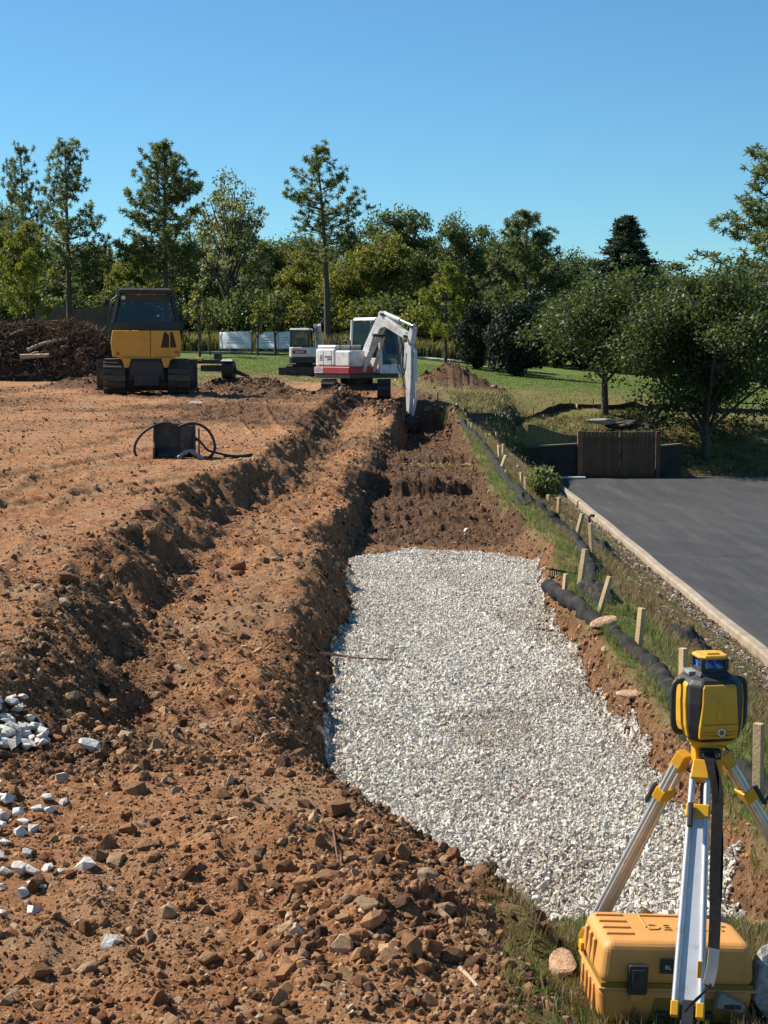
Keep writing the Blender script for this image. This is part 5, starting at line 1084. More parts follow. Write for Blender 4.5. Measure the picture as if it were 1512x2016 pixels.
tl = rng.uniform(0.2, 0.9, m_); gn_scatter('brush_twigs', np.stack([qx + BX, qy + BY, qz + rng.uniform(-0.05, 0.12, m_)], -1), np.stack([rng.normal(0, 0.3, m_), rng.normal(0, 0.45, m_), rng.uniform(0, 6.28, m_)], -1), np.stack([tl, tl * 1.0, tl * rng.uniform(0.8, 1.6, m_)], -1), rng.integers(0, 5, m_), tw, 'tangle of dark roots and twigs over the soil heap')
# reddish dead branches on the far left of the heap
tb = [tuft_mesh('dead_branch_%d' % q, 150 + q, pm('dead_leaves_%d' % q, (0.13, 0.065, 0.04), (0.22, 0.12, 0.07), 6, 0.9), 22, 0.55, 0.03, 0.4, 1.2) for q in range(2)]
n = 420; qx = np.concatenate([rng.uniform(-4.2, -1.6, n), rng.uniform(0.4, 2.2, 120)]); qy = rng.uniform(-2.2, 0.8, len(qx)); qz = np.array([heap_z(BX + a, BY + b) for a, b in zip(qx, qy)]); ts = rng.uniform(0.5, 1.0, len(qx))
gn_scatter('dead_branches', np.stack([qx + BX, qy + BY, qz], -1), np.stack([rng.normal(0, 0.5, len(qx)), rng.normal(0, 0.5, len(qx)), rng.uniform(0, 6.28, len(qx))], -1), np.stack([ts, ts, ts], -1), rng.integers(0, 2, len(qx)), tb, 'reddish dead branches on the brush heap')
for (pts, r0, lab) in [([(54, 690), (82, 678), (110, 671), (134, 667)], 0.085, 'long pale bent log slanting up the middle of the brush heap'), ([(39, 703), (70, 701), (97, 700)], 0.11, 'thick pale log low at the front of the brush heap'), ([(60, 700), (76, 694)], 0.07, 'short broken log end above the thick low log'),
    ([(100, 634), (137, 634)], 0.06, 'tan branch lying level on top of the brush heap'), ([(120, 684), (136, 683)], 0.06, 'short white broken log in the brush heap centre'), ([(150, 690), (185, 685)], 0.05, 'thin log low on the right of the brush heap'), ([(105, 672), (112, 664), (118, 660)], 0.05, 'stub of pale wood above the long bent log'),
    ([(160, 655), (190, 645)], 0.05, 'dark branch high on the right of the brush heap'), ([(20, 660), (45, 650)], 0.05, 'dark branch high on the left of the brush heap'), ([(108, 650), (112, 640)], 0.035, 'white snapped twig upright on the brush heap')]:
    P = [at(a, b, 57.6) for a, b in pts]
    P = [Vector((q.x, 57.2 + 0.0 * i if False else 57.6, q.z)) for i, q in enumerate(P)]
    # slide each point along its own depth until it lies on the heap
    Q = []
    for q in P:
        for yy in np.linspace(57.0, 61.5, 46):
            z_ = CAMZ + (q.z - CAMZ) * yy / 57.6; x_ = q.x * yy / 57.6
            if heap_z(x_, yy) >= z_: break
        Q.append(Vector((x_ * (yy - 0.28) / yy, yy - 0.28, CAMZ + (z_ - CAMZ) * (yy - 0.28) / yy)))
    S = smooth_pts(Q, 4) if len(Q) > 2 else [Q[0], Q[0].lerp(Q[1], 0.5) + Vector((0, 0, 0.03)), Q[1]]
    tag(MB().tube(S, [r0 * (1 - 0.35 * i / len(S)) for i in range(len(S))], 8).build('log', M_LOG), lab, 'log', 'logs in the brush heap')
# ------------------------------------------------------------------ laser level, tripod, case
M_LYEL = pm('laser_yellow', (0.64, 0.345, 0.022), (0.58, 0.31, 0.022), 12, 0.42, bmp=0.05, bscale=200, dirt=(0.34, 0.22, 0.08), dscale=14, dlo=0.6, dhi=0.85)
M_LBLK = pm('black_overmould', (0.020, 0.020, 0.022), (0.034, 0.033, 0.033), 30, 0.55, bmp=0.15, bscale=300, dirt=(0.16, 0.14, 0.12), dscale=18, dlo=0.62, dhi=0.9)
M_TYEL = pm('tripod_orange', (0.72, 0.36, 0.012), (0.66, 0.32, 0.012), 14, 0.4)
M_ALU = pm('brushed_aluminium', (0.66, 0.655, 0.65), (0.56, 0.555, 0.55), 18, 0.42, 0.6, bmp=0.08, bscale=90, dirt=(0.36, 0.34, 0.32), dscale=20, dlo=0.58, dhi=0.8)
M_ALUW = pm('aluminium_channel', (0.66, 0.66, 0.67), (0.56, 0.56, 0.57), 16, 0.55, 0.15, dirt=(0.42, 0.39, 0.36), dscale=22, dlo=0.6, dhi=0.78)
M_WEB = pm('black_webbing', (0.008, 0.008, 0.009), (0.016, 0.016, 0.017), 60, 0.95, bmp=0.3, bscale=500, spec=0.15)
M_GCLIP = pm('grey_clip', (0.20, 0.20, 0.19), (0.28, 0.28, 0.26), 20, 0.5)
M_CASE = pm('case_yellow', (0.60, 0.285, 0.070), (0.54, 0.25, 0.060), 9, 0.55, bmp=0.12, bscale=260, dirt=(0.36, 0.22, 0.10), dscale=9, dlo=0.56, dhi=0.85)
M_WRING = pm('white_ring', (0.75, 0.75, 0.72), None, rough=0.5)
M_LGREY = pm('pale_lettering', (0.80, 0.80, 0.78), None, rough=0.6)
def blue_glass():
    m, nt, b = new_mat('blue_turret_glass'); tc = nt.nodes.new('ShaderNodeTexCoord'); n = noise_node(nt, 45, 3, 0.6, tc.outputs['Object'])
    r = ramp(nt, n.outputs[0], [(0.42, (0.010, 0.035, 0.16)), (0.55, (0.03, 0.14, 0.45)), (0.68, (0.35, 0.48, 0.62))]); L(nt, r.outputs[0], b.inputs['Base Color']); b.inputs['Roughness'].default_value = 0.08; return m
M_BLUE = blue_glass()
def text(body, size, mat, parent, loc, rot, ext=0.0008):
    cu = bpy.data.curves.new('lettering', 'FONT'); cu.body = body; cu.size = size; cu.extrude = ext; cu.align_x = 'CENTER'; cu.align_y = 'CENTER'
    t_ = bpy.data.objects.new('lettering_curve', cu); col.objects.link(t_); bpy.context.view_layer.update()
    me = bpy.data.meshes.new_from_object(t_.evaluated_get(bpy.context.evaluated_depsgraph_get())); bpy.data.objects.remove(t_); me.materials.clear(); me.materials.append(mat)
    o = link_mesh('lettering', me, parent); o.location = loc; o.rotation_euler = rot; return o
HC = Vector((0.985, 4.55, 0.405))          # underside of the tripod head plate
tr = empty('survey_tripod', (HC.x, HC.y, hz(HC.x, HC.y, False)), 0, 'aluminium survey tripod with orange joints and black carry strap', 'tripod')
TO = Vector(tr.location)
def T(p): return Vector(p) - TO
hd = MB()
hd.prism([(0.070 * math.cos(R(a)) , 0.060 * math.sin(R(a))) for a in (20, 100, 140, 220, 260, 340)], 0.022, Matrix.Translation(T(HC + Vector((0, 0, 0.048)))), axis='z')
hd.box(T(HC + Vector((0.0, -0.012, 0.012))), (0.085, 0.07, 0.055)); hd.box(T(HC + Vector((0.015, -0.02, -0.035))), (0.055, 0.045, 0.06))
head = hd.build('head', M_TYEL, tr, 0.004)
MB().box(T(HC + Vector((-0.002, -0.062, 0.020))), (0.062, 0.03, 0.030)).build('name_plate', M_LBLK, head, 0.003)
text('DEWALT', 0.0135, M_LGREY, head, T(HC + Vector((-0.002, -0.0785, 0.020))), (R(90), 0, 0), 0.0004)
MB().cyl(T(HC + Vector((0, 0, -0.20))), T(HC + Vector((0, 0, 0.0))), 0.016, 12).build('centre_post', M_LBLK, tr)
def leg(top, foot, w0, w1, lever, tail=0.11):
    """two rails with a channel between them, clamp near the top, shoe at the bottom"""
    top, foot = Vector(top), Vector(foot); ax = (foot - top).normalized(); ln = (foot - top).length
    rad = Vector((ax.x, ax.y, 0)).normalized(); sd_ = rad.cross(Vector((0, 0, 1))).normalized(); nr = sd_.cross(ax).normalized()
    M_ = Matrix((( sd_.x, ax.x, nr.x, top.x - TO.x), (sd_.y, ax.y, nr.y, top.y - TO.y), (sd_.z, ax.z, nr.z, top.z - TO.z), (0, 0, 0, 1)))   # x across, y along, z outward
    lg = MB(); e0 = 0.10; e1 = ln - tail
    def wd(t): return lerp(w0, w1, t)
    for s_ in (-1, 1):
        P = [(s_ * (wd(t) / 2 - 0.009), lerp(0.045, e1, t), 0) for t in (0, 1)]
        for (dz_, rr_) in ((0.006, 0.0095), (-0.006, 0.0095)): lg.tube([(p[0], p[1], dz_) for p in P], rr_, 8, M=M_)
    leg_o = lg.build('leg', M_ALU, tr)
    ch = MB(); vs_ = []
    for t in (0, 1):
        h_ = wd(t) / 2 - 0.015; y_ = lerp(0.17, e1, t); vs_ += [(-h_, y_, -0.004), (h_, y_, -0.004), (h_, y_, 0.006), (-h_, y_, 0.006)]
    ch.add(vs_, [(3,2,1,0),(4,5,6,7),(0,1,5,4),(1,2,6,5),(2,3,7,6),(3,0,4,7)], M_); ch.build('channel', M_ALUW, leg_o)
    MB().taper((0, 0, 0), (w0 * 0.72, 0.036), (w0 * 0.95, 0.040), 0.062, M=M_ @ Matrix.Rotation(R(-90), 4, 'X')).build('knuckle', M_TYEL, leg_o, 0.004)
    MB().box((0, 0.160, 0.0), (w0 * 1.18, 0.042, 0.040), M=M_).build('clamp', M_TYEL, leg_o, 0.005)
    MB().box((lever * w0 * 0.35, 0.178, 0.030), (0.016, 0.075, 0.014), M=M_).build('clamp_lever', M_LBLK, leg_o, 0.004)
    for s_ in (-1, 1): MB().box((s_ * (w1 / 2 - 0.010), e1 + 0.012, 0), (0.023, 0.042, 0.036), M=M_).build('end_cap', M_TYEL, leg_o, 0.003)
    MB().box((0, e1 + 0.03, 0), (w1 * 0.42, 0.09, 0.026), M=M_).tube([(0, e1 + 0.06, 0), (0, ln - 0.02, 0)], [0.016, 0.010], 8, M=M_).box((0, ln - 0.05, -0.03), (0.05, 0.03, 0.05), M=M_).build('foot', M_LBLK, leg_o, 0.003)
    return leg_o
def lf(x, y): return (x, y, hz(x, y) - 0.01)
leg((0.955, 4.485, 0.405), lf(0.822, 3.985), 0.060, 0.090, 1, 0.20)
leg((0.925, 4.575, 0.405), lf(0.65, 4.86), 0.055, 0.080, -1)
leg((1.040, 4.575, 0.405), lf(1.50, 4.70), 0.055, 0.080, 1)
# carry strap: flat webbing loop hanging from the head
def band(name, pts, w, th, mat, parent, side=Vector((1, 0, 0))):
    P = smooth_pts(pts, 5); vs_ = []; fs_ = []
    for i, p in enumerate(P):
        t = (P[min(i + 1, len(P) - 1)] - P[max(i - 1, 0)]).normalized(); s_ = (side - t * side.dot(t)).normalized(); n_ = s_.cross(t)
        for a, b in ((-1, -1), (1, -1), (1, 1), (-1, 1)): vs_.append(p + s_ * a * w / 2 + n_ * b * th / 2)
    for i in range(len(P) - 1):
        for k in range(4): fs_.append((i*4+k, i*4+(k+1) % 4, (i+1)*4+(k+1) % 4, (i+1)*4+k))
    fs_ += [(0, 1, 2, 3), tuple(len(vs_) - 1 - k for k in range(4))]
    return MB().add(vs_, fs_).build(name, mat, parent)
def S(px, py, Y): return T(at(px, py, Y))
band('carry_strap', [S(1394, 1482, 4.46), S(1402, 1510, 4.42), S(1412, 1560, 4.34), S(1411, 1640, 4.28), S(1408, 1720, 4.24), S(1408, 1800, 4.19), S(1405, 1870, 4.15)], 0.034, 0.003, M_WEB, tr, Vector((0.8, -0.6, 0)))
band('carry_strap', [S(1398, 1486, 4.46), S(1406, 1540, 4.36), S(1418, 1640, 4.28), S(1416, 1760, 4.22), S(1406, 1865, 4.16)], 0.016, 0.003, M_WEB, tr, Vector((0.9, -0.4, 0)))
bkl = band('strap_buckle', [S(1406, 1868, 4.14), S(1402, 1905, 4.11), S(1394, 1940, 4.08)], 0.030, 0.008, M_GCLIP, tr)
band('carry_strap', [S(1396, 1936, 4.085), S(1384, 1956, 4.07), S(1366, 1972, 4.04), S(1350, 1990, 4.02)], 0.026, 0.003, M_WEB, tr, Vector((0.6, 0, 0.8)))
band('strap_buckle', [S(1378, 1892, 4.07), S(1376, 1925, 4.06)], 0.012, 0.01, M_TYEL, tr)

# ---- rotary laser on the head
LZ0 = HC.z + 0.060
ls = empty('rotary_laser', (HC.x + 0.002, HC.y - 0.012, LZ0), R(9), 'yellow and black rotary laser level standing on the tripod', 'laser level')
def octo(a, c): return [(-a, -a + c), (-a + c, -a), (a - c, -a), (a, -a + c), (a, a - c), (a - c, a), (-a + c, a), (-a, a - c)]
def loft(levels, mb=None):
    mb = mb or MB(); vs_ = []; fs_ = []
    for (z, a, c) in levels: vs_ += [(x, y, z) for x, y in octo(a, c)]
    n = len(levels)
    for i in range(n - 1):
        for k in range(8): fs_.append((i*8+k, i*8+(k+1) % 8, (i+1)*8+(k+1) % 8, (i+1)*8+k))
    fs_ += [tuple(range(8))[::-1], tuple(range((n-1)*8, n*8))]; return mb.add(vs_, fs_)
loft([(0, 0.066, 0.022), (0.010, 0.078, 0.026), (0.05, 0.084, 0.030), (0.12, 0.087, 0.031), (0.176, 0.084, 0.030), (0.190, 0.074, 0.026), (0.200, 0.046, 0.015)]).build('body', M_LBLK, ls, 0.006, 3)
def panel(ang, wtop, wbot, name):
    Mz = Matrix.Rotation(ang, 4, 'Z'); mb = MB()
    vs_ = []
    for (z, w_, d_) in ((0.014, wbot, 0.083), (0.05, wbot * 1.02, 0.0905), (0.12, lerp(wbot, wtop, 0.7), 0.0930), (0.170, wtop, 0.0895), (0.180, wtop * 0.92, 0.083)):
        for x_ in (-w_ / 2, w_ / 2): vs_.append((x_, -d_, z))
        for x_ in (w_ / 2, -w_ / 2): vs_.append((x_, -0.070, z))
    fs_ = []
    for i in range(4):
        for k in range(4): fs_.append((i*4+k, i*4+(k+1) % 4, (i+1)*4+(k+1) % 4, (i+1)*4+k))
    fs_ += [(3, 2, 1, 0), (16, 17, 18, 19)]
    return mb.add(vs_, fs_, Mz).build(name, M_LYEL, ls, 0.004, 3)
fp = panel(0, 0.104, 0.118, 'front_panel'); panel(R(-90), 0.088, 0.098, 'side_panel'); panel(R(90), 0.088, 0.098, 'side_panel'); panel(R(180), 0.104, 0.118, 'rear_panel')
M_LDK = pm('laser_yellow_shadow_line', (0.20, 0.125, 0.015), None, rough=0.6)
MB().box((0, -0.0912, 0.060), (0.112, 0.003, 0.0022)).build('battery_seam', M_LDK, fp)
MB().prism([(-0.011, 0.07), (0.011, 0.07), (0.007, 0.125), (0.004, 0.139), (-0.004, 0.139), (-0.007, 0.125)], 0.006, axis='y', off=-0.0920).build('arrow_ridge', M_LYEL, fp, 0.002)
MB().lathe([(0.0, 0), (0.0, 0.001)], 4) if False else None
rg = MB(); Mr = Matrix.Translation((0.006, -0.0905, 0.036)) @ Matrix.Rotation(R(90), 4, 'X')
prof = [(0.0085, -0.001), (0.0085, 0.004), (0.0118, 0.004), (0.0118, -0.001)]; vs_ = []; fs_ = []
for k in range(24):
    a = 2 * math.pi * k / 24
    for (r_, z_) in prof: vs_.append((r_ * math.cos(a), r_ * math.sin(a), z_))
for k in range(24):
    for q in range(4): fs_.append((k*4+q, k*4+(q+1) % 4, ((k+1) % 24)*4+(q+1) % 4, ((k+1) % 24)*4+q))
rg.add(vs_, fs_, Mr).build('latch_ring', M_WRING, fp)
MB().cyl(Mr @ Vector((0, 0, -0.001)), Mr @ Vector((0, 0, 0.003)), 0.0083, 18).build('latch_knob', M_LDK, fp)
for sx in (-1, 1): MB().tube([(sx * 0.018 + 0.003, -0.0900, 0.034), (sx * 0.034, -0.0898, 0.032), (sx * 0.050, -0.0893, 0.034)], 0.0042, 6).build('grip_ridge', M_LYEL, fp)
MB().tube([(-0.048, -0.0885, 0.026), (0.0, -0.0895, 0.020), (0.048, -0.0885, 0.026)], 0.003, 6).build('grip_ridge', M_LYEL, fp)
for sx in (-1, 1):
    MB().tube(smooth_pts([(sx * 0.078, 0.0, 0.176), (sx * 0.100, 0.0, 0.176), (sx * 0.112, 0.0, 0.160), (sx * 0.114, 0.0, 0.10), (sx * 0.111, 0.0, 0.045), (sx * 0.098, 0.0, 0.022), (sx * 0.078, 0.0, 0.020)], 3), 0.0095, 8).build('handle', M_LBLK, ls)
tu = MB().taper((0, 0, 0.198), (0.104, 0.104), (0.084, 0.084), 0.012); tu.box((0, 0, 0.214), (0.082, 0.082, 0.010)); 
for sx, sy in ((-1, -1), (1, -1), (1, 1), (-1, 1)): tu.box((sx * 0.037, sy * 0.037, 0.232), (0.013, 0.013, 0.034))
tu.build('turret', M_LBLK, ls, 0.002)
MB().box((0, 0, 0.232), (0.070, 0.070, 0.030)).build('turret_glass', M_BLUE, ls)
cap = loft([(0.248, 0.045, 0.014), (0.254, 0.047, 0.014), (0.260, 0.042, 0.013)]); cap.build('turret_cap', M_LYEL, ls, 0.002)
MB().box((0, -0.012, 0.262), (0.040, 0.030, 0.006)).build('cap_grip', M_LYEL, ls, 0.002)
MB().box((-0.05, 0.02, 0.201), (0.04, 0.06, 0.012)).build('keypad', M_GCLIP, ls, 0.003)

# ---- carry case beside the tripod
CX, CY = 0.850, 4.460
cs_ = empty('carry_case', (CX, CY, hz(CX, CY, False) - 0.012), R(-3), 'yellow ribbed plastic carry case lying under the tripod', 'case')
cs_.rotation_euler = (R(-1.0), R(3.0), R(4))
W_, D_, H_ = 0.47, 0.30, 0.25
def rbox(x0, x1, y0, y1, z0, z1, ins0, ins1):
    """box whose bottom is inset by ins0 and top by ins1"""
    return [(x0 + ins0, y0 + ins0, z0), (x1 - ins0, y0 + ins0, z0), (x1 - ins0, y1 - ins0, z0), (x0 + ins0, y1 - ins0, z0), (x0 + ins1, y0 + ins1, z1), (x1 - ins1, y0 + ins1, z1), (x1 - ins1, y1 - ins1, z1), (x0 + ins1, y1 - ins1, z1)]
BXF = [(3,2,1,0),(4,5,6,7),(0,1,5,4),(1,2,6,5),(2,3,7,6),(3,0,4,7)]
MB().add(rbox(-W_/2, W_/2, -D_/2, D_/2, 0.0, 0.118, 0.012, 0.0), BXF).build('base', M_CASE, cs_, 0.026, 5)
lid = MB().add(rbox(-W_/2, W_/2, -D_/2, D_/2, 0.122, H_, 0.0, 0.012), BXF).build('lid', M_CASE, cs_, 0.030, 5)
MB().box((0, 0, 0.120), (W_ - 0.012, D_ - 0.012, 0.02)).build('seam', M_LDK, cs_)
MB().box((0, 0, 0.113), (W_ + 0.004, D_ + 0.004, 0.008)).build('rim', M_CASE, cs_, 0.003)
for k in range(4):
    MB().box((0, 0, 0), (0.085, 0.022, 0.010)).build('rib', M_CASE, lid, 0.004, loc=(-W_/2 + 0.072, D_/2 - 0.055 - 0.052 * k, H_ + 0.001))
for k in range(3): MB().box((0, 0, 0), (0.010, 0.024, 0.080)).build('rib', M_CASE, lid, 0.004, loc=(-W_/2 + 0.004, D_/2 - 0.075 - 0.055 * k, 0.185))
for k in range(4): MB().box((0, 0, 0), (0.010, 0.022, 0.085)).build('rib', M_CASE, cs_, 0.004, loc=(-W_/2 + 0.003, D_/2 - 0.06 - 0.052 * k, 0.058))
MB().box((0, 0, 0), (0.20, 0.006, 0.006)).build('rib', M_CASE, lid, 0.002, loc=(0.03, D_/2 - 0.06, H_ + 0.002))
MB().box((0, 0, 0), (0.006, 0.10, 0.006)).build('rib', M_CASE, lid, 0.002, loc=(-0.07, D_/2 - 0.11, H_ + 0.002))
M_CASED = pm('case_yellow_emboss', (0.50, 0.27, 0.075), None, rough=0.55)
text('DEWALT', 0.062, M_CASED, lid, (0.055, -0.010, H_ + 0.002), (0, 0, 0), 0.002)
def latch(x, mat, op):
    lt_ = MB().box((0, -0.008, 0), (0.058, 0.020, 0.088), rot=(op, 0, 0)).build('latch', mat, cs_, 0.005, loc=(x, -D_/2 - 0.002, 0.148))
    MB().box((0, -0.021, 0.004), (0.040, 0.006, 0.060), rot=(op, 0, 0)).build('latch_tab', M_LBLK, lt_, 0.004); MB().cyl((0, -0.022, 0.01), (0, -0.027, 0.01), 0.011, 14).build('latch_button', mat, lt_)
    MB().box((0, 0.002, -0.058), (0.036, 0.014, 0.026)).build('latch_catch', M_CASE, lt_, 0.003)
latch(-0.125, M_LBLK, 0)
l2 = MB().prism([(-0.038, -0.02), (0.046, -0.034), (0.052, -0.012), (-0.028, 0.026)], 0.03, axis='y').build('latch', M_GCLIP, cs_, 0.004, loc=(0.145, -D_/2 - 0.020, 0.095)); MB().box((0.012, -0.016, -0.014), (0.048, 0.006, 0.012)).build('latch_tab', M_LBLK, l2)
MB().box((0, 0, 0), (0.055, 0.006, 0.046)).build('label_plate', M_LBLK, cs_, 0.002, loc=(-0.03, -D_/2 + 0.002, 0.186)); text('RL', 0.017, M_LGREY, cs_, (-0.034, -D_/2 - 0.0015, 0.182), (R(90), 0, 0), 0.0004)
MB().box((0, 0, 0), (0.17, 0.020, 0.016)).box((-0.078, 0.012, 0), (0.016, 0.03, 0.016)).box((0.078, 0.012, 0), (0.016, 0.03, 0.016)).build('handle', M_LBLK, cs_, 0.005, loc=(0.02, -D_/2 - 0.014, 0.045))
MB().prism([(-0.10, 0.0), (0.10, 0.0), (0.085, 0.07), (-0.085, 0.07)], 0.008, axis='y').build('handle_recess', M_LDK, cs_, 0.003, loc=(0.02, -D_/2 + 0.004, 0.018))
for k in range(2): MB().box((0, 0, 0), (0.014, 0.04, 0.03)).build('hinge', M_TYEL, cs_, 0.004, loc=(-W_/2 - 0.004, 0.10, 0.150 - 0.0 * k)) if k == 0 else None
# ------------------------------------------------------------------ erosion socks, stakes, small things on the bank
M_SOCK = pm('black_mesh_sock', (0.014, 0.014, 0.015), (0.034, 0.032, 0.030), 7, 0.9, bmp=0.7, bscale=40, dirt=(0.13, 0.09, 0.06), dscale=5, dlo=0.56, dhi=0.8, spec=0.2)
def sock(pts, r0, label, r1=None):
    px0 = pts[0][0]
    P = [hit(a, b, False) for a, b in pts]; P = smooth_pts(P, 9)
    for i, p in enumerate(P):
        p.z = hz(p.x, p.y, False) + r0 * (0.12 + 0.22 * math.sin(i * 0.55) + 0.12 * math.sin(i * 1.3))
    rs = [lerp(r0, r1 or r0, i / len(P)) * (1 + 0.13 * math.sin(i * 0.9) + 0.05 * math.sin(i * 1.7 + px0) + 0.05 * random.uniform(-1, 1)) for i in range(len(P))]
    rs[0] *= 0.35; rs[1] *= 0.8; rs[-1] *= 0.35; rs[-2] *= 0.8
    mb = MB().tube(P, rs, 16); A_ = np.array([tuple(v) for v in mb.v])
    D_ = np.stack([fbm(A_[:, 0] * 9 + A_[:, 2] * 7, A_[:, 1] * 9, 3, 60), fbm(A_[:, 0] * 9, A_[:, 1] * 9 + A_[:, 2] * 7, 3, 61), fbm(A_[:, 1] * 8, A_[:, 2] * 9 + A_[:, 0] * 6, 3, 62)], -1) * r0 * 0.42
    mb.v = [Vector(q) for q in A_ + D_]
    tag(mb.build('erosion_sock', M_SOCK), label, 'erosion sock', 'black erosion socks along the bank')
sock([(908, 832), (922, 848), (942, 868), (957, 888), (972, 908), (986, 932), (1006, 957), (1032, 980), (1062, 1004), (1088, 1024)], 0.078, 'far black filter sock running up to the lawn')
sock([(1084, 1022), (1110, 1047), (1132, 1072), (1150, 1102), (1162, 1132), (1160, 1160), (1150, 1176)], 0.078, 'black filter sock bulging behind the leaning stakes and rake')
sock([(1078, 1158), (1098, 1166), (1122, 1184), (1146, 1200), (1168, 1222), (1188, 1240)], 0.066, 'short black filter sock piece at the gravel edge below the rake')
sock([(1208, 1252), (1222, 1262), (1246, 1284), (1270, 1304), (1296, 1328), (1318, 1362), (1338, 1400), (1358, 1440), (1400, 1480), (1480, 1540), (1540, 1590)], 0.060, 'near black filter sock passing behind the laser')
M_WOOD = pm('stake_wood', (0.44, 0.30, 0.15), (0.56, 0.41, 0.22), 9, 0.85, bmp=0.5, bscale=60, rand=0.25, dirt=(0.22, 0.14, 0.08), dscale=7, dlo=0.55, dhi=0.75)
def stake(b, t, wpx, label, mat=None, name='wooden_stake'):
    p = hit(b[0], b[1], False); q = at(t[0], t[1], p.y); w = wpx * p.y / FPX; d = (q - p); ln = d.length + 0.12
    R3 = d.to_track_quat('Z', 'Y').to_matrix().to_4x4()
    o = MB().taper((0, 0, 0), (w * 0.5, w * 0.5), (w, w * 0.75), 0.12).box((0, 0, 0.12 + (ln - 0.12) / 2), (w, w * 0.75, ln - 0.12)).build(name, mat or M_WOOD, None, 0.003)
    o.matrix_world = Matrix.Translation(p - d.normalized() * 0.12) @ R3 @ Matrix.Rotation(random.uniform(0.35, 0.85), 4, 'Z')
    return tag(o, label, 'stake', 'wooden stakes along the socks')
for (b, t, w, lab) in [((985, 926), (996, 896), 6, 'pale stake leaning right where the sock meets the far weeds'), ((996, 940), (996, 925), 5, 'short pale stake just below the leaning pale one'), ((983, 904), (982, 878), 6, 'brown upright stake above the leaning pale one, nearer the sock'),
    ((991, 897), (991, 874), 6, 'brown upright stake above the leaning pale one, away from the sock'), ((977, 867), (977, 850), 4, 'thin stake in weeds halfway up the far sock'), ((957, 864), (957, 853), 4, 'tiny stake beside the far sock near the lawn'), ((923, 842), (923, 831), 4, 'tiny stake at the far end of the sock'), ((928, 846), (928, 832), 4, 'thin tiny stake second from the far end of the sock'),
    ((1027, 952), (1026, 930), 6, 'brown stake in front of the leafy weed'), ((1035, 966), (1034, 940), 6, 'dark brown stake left of the leafy weed'), ((1079, 994), (1080, 974), 8, 'stub of stake just below the leafy weed'), ((1099, 1013), (1101, 979), 8, 'upright stake between the leafy weed and the kerb corner'),
    ((1134, 1061), (1147, 1011), 9, 'stake leaning right by the black pipe'), ((1165, 1091), (1162, 1030), 8, 'yellowish stake under the black pipe top'), ((1141, 1158), (1152, 1081), 11, 'tall grey brown stake behind the rake'), ((1111, 1168), (1114, 1130), 9, 'short bright stake in front of the rake'),
    ((1179, 1210), (1201, 1135), 11, 'long pale stake leaning right above the orange rock'), ((1256, 1280), (1264, 1197), 14, 'pale upright stake between the orange rock and the laser'), ((1344, 1400), (1345, 1276), 15, 'stake rising behind the laser head'), ((1492, 1580), (1494, 1424), 19, 'stout stake at the right edge behind the tripod')]:
    stake(b, t, w, lab)
p = hit(1161, 1050, False); q = at(1160, 1018, p.y)
tag(MB().tube([p, q, q + Vector((0.03, 0, 0.03)), q + Vector((0.09, 0, 0.02))], [0.02, 0.02, 0.024, 0.028], 8).build('black_pipe', M_RUBBER), 'short bent black pipe standing among the stakes near the kerb', 'pipe')
# rake
p = hit(1084, 1160, False); pk = p.y / FPX; q0 = at(1081, 1120, p.y); q1 = at(1140, 1130, p.y + 0.1)
rk = empty('garden_rake', tuple(p), 0, 'black metal rake head standing on edge between two stakes', 'rake')
MB().tube([q0 - p, (q0 + q1) / 2 - p, q1 - p], 0.009, 8).build('head_bar', M_BLACK, rk)
for k in range(14):
    t = (k + 0.3) / 13.6; a = q0.lerp(q1, t) - p; MB().tube([a, a + Vector((0.003, -0.01, -0.05)), a + Vector((0.004, -0.03, -0.085))], [0.006, 0.005, 0.003], 5).build('tine', M_BLACK, rk)
MB().tube([q1 - p + Vector((0, 0, -0.02)), q1 - p + Vector((0.12, 0.25, -0.18)), q1 - p + Vector((0.5, 0.9, -0.50))], 0.012, 8).build('handle', M_WOOD, rk)
# crumpled black fabric
def fabric(px, py, w, h, seed, label, lift=0.02):
    p = hit(px, py, False); u, v = np.meshgrid(np.linspace(-1, 1, 26), np.linspace(-1, 1, 22)); r = np.hypot(u, v)
    X_ = p.x + u * w / 2 * (1 + 0.2 * fbm(u * 2, v * 2, 2, seed)); Y_ = p.y + v * h / 2 * (1 + 0.2 * fbm(u * 2 + 5, v * 2, 2, seed))
    Z_ = H(X_, Y_, False) + lift + np.clip(1.2 - r, 0, 1) * 0.10 * (1 + 0.8 * fbm(u * 3, v * 3, 3, seed + 4)) + 0.05 * np.abs(fbm(u * 4, v * 4, 3, seed + 9)) - 0.05 * sstep(0.9, 1.3, r)
    i2 = np.arange(u.size).reshape(u.shape); o = link_mesh('black_fabric', np_mesh('black_fabric', np.stack([X_, Y_, Z_], -1).reshape(-1, 3), np.stack([i2[:-1, :-1], i2[:-1, 1:], i2[1:, 1:], i2[1:, :-1]], -1).reshape(-1, 4), M_SOCK, True))
    sm_ = o.modifiers.new('thick', 'SOLIDIFY'); sm_.thickness = 0.006; tag(o, label, 'fabric')
fabric(1172, 1170, 0.30, 1.1, 3, 'crumpled black fabric in the hollow behind the rake'); fabric(1362, 1270, 0.42, 0.9, 8, 'black crumpled sheeting above the laser by the kerb'); fabric(1035, 990, 0.35, 0.8, 12, 'torn black fabric flap under the sock near the far grass')
fabric(1195, 1090, 0.5, 1.4, 17, 'dark fabric scrap between the stakes and the kerb')
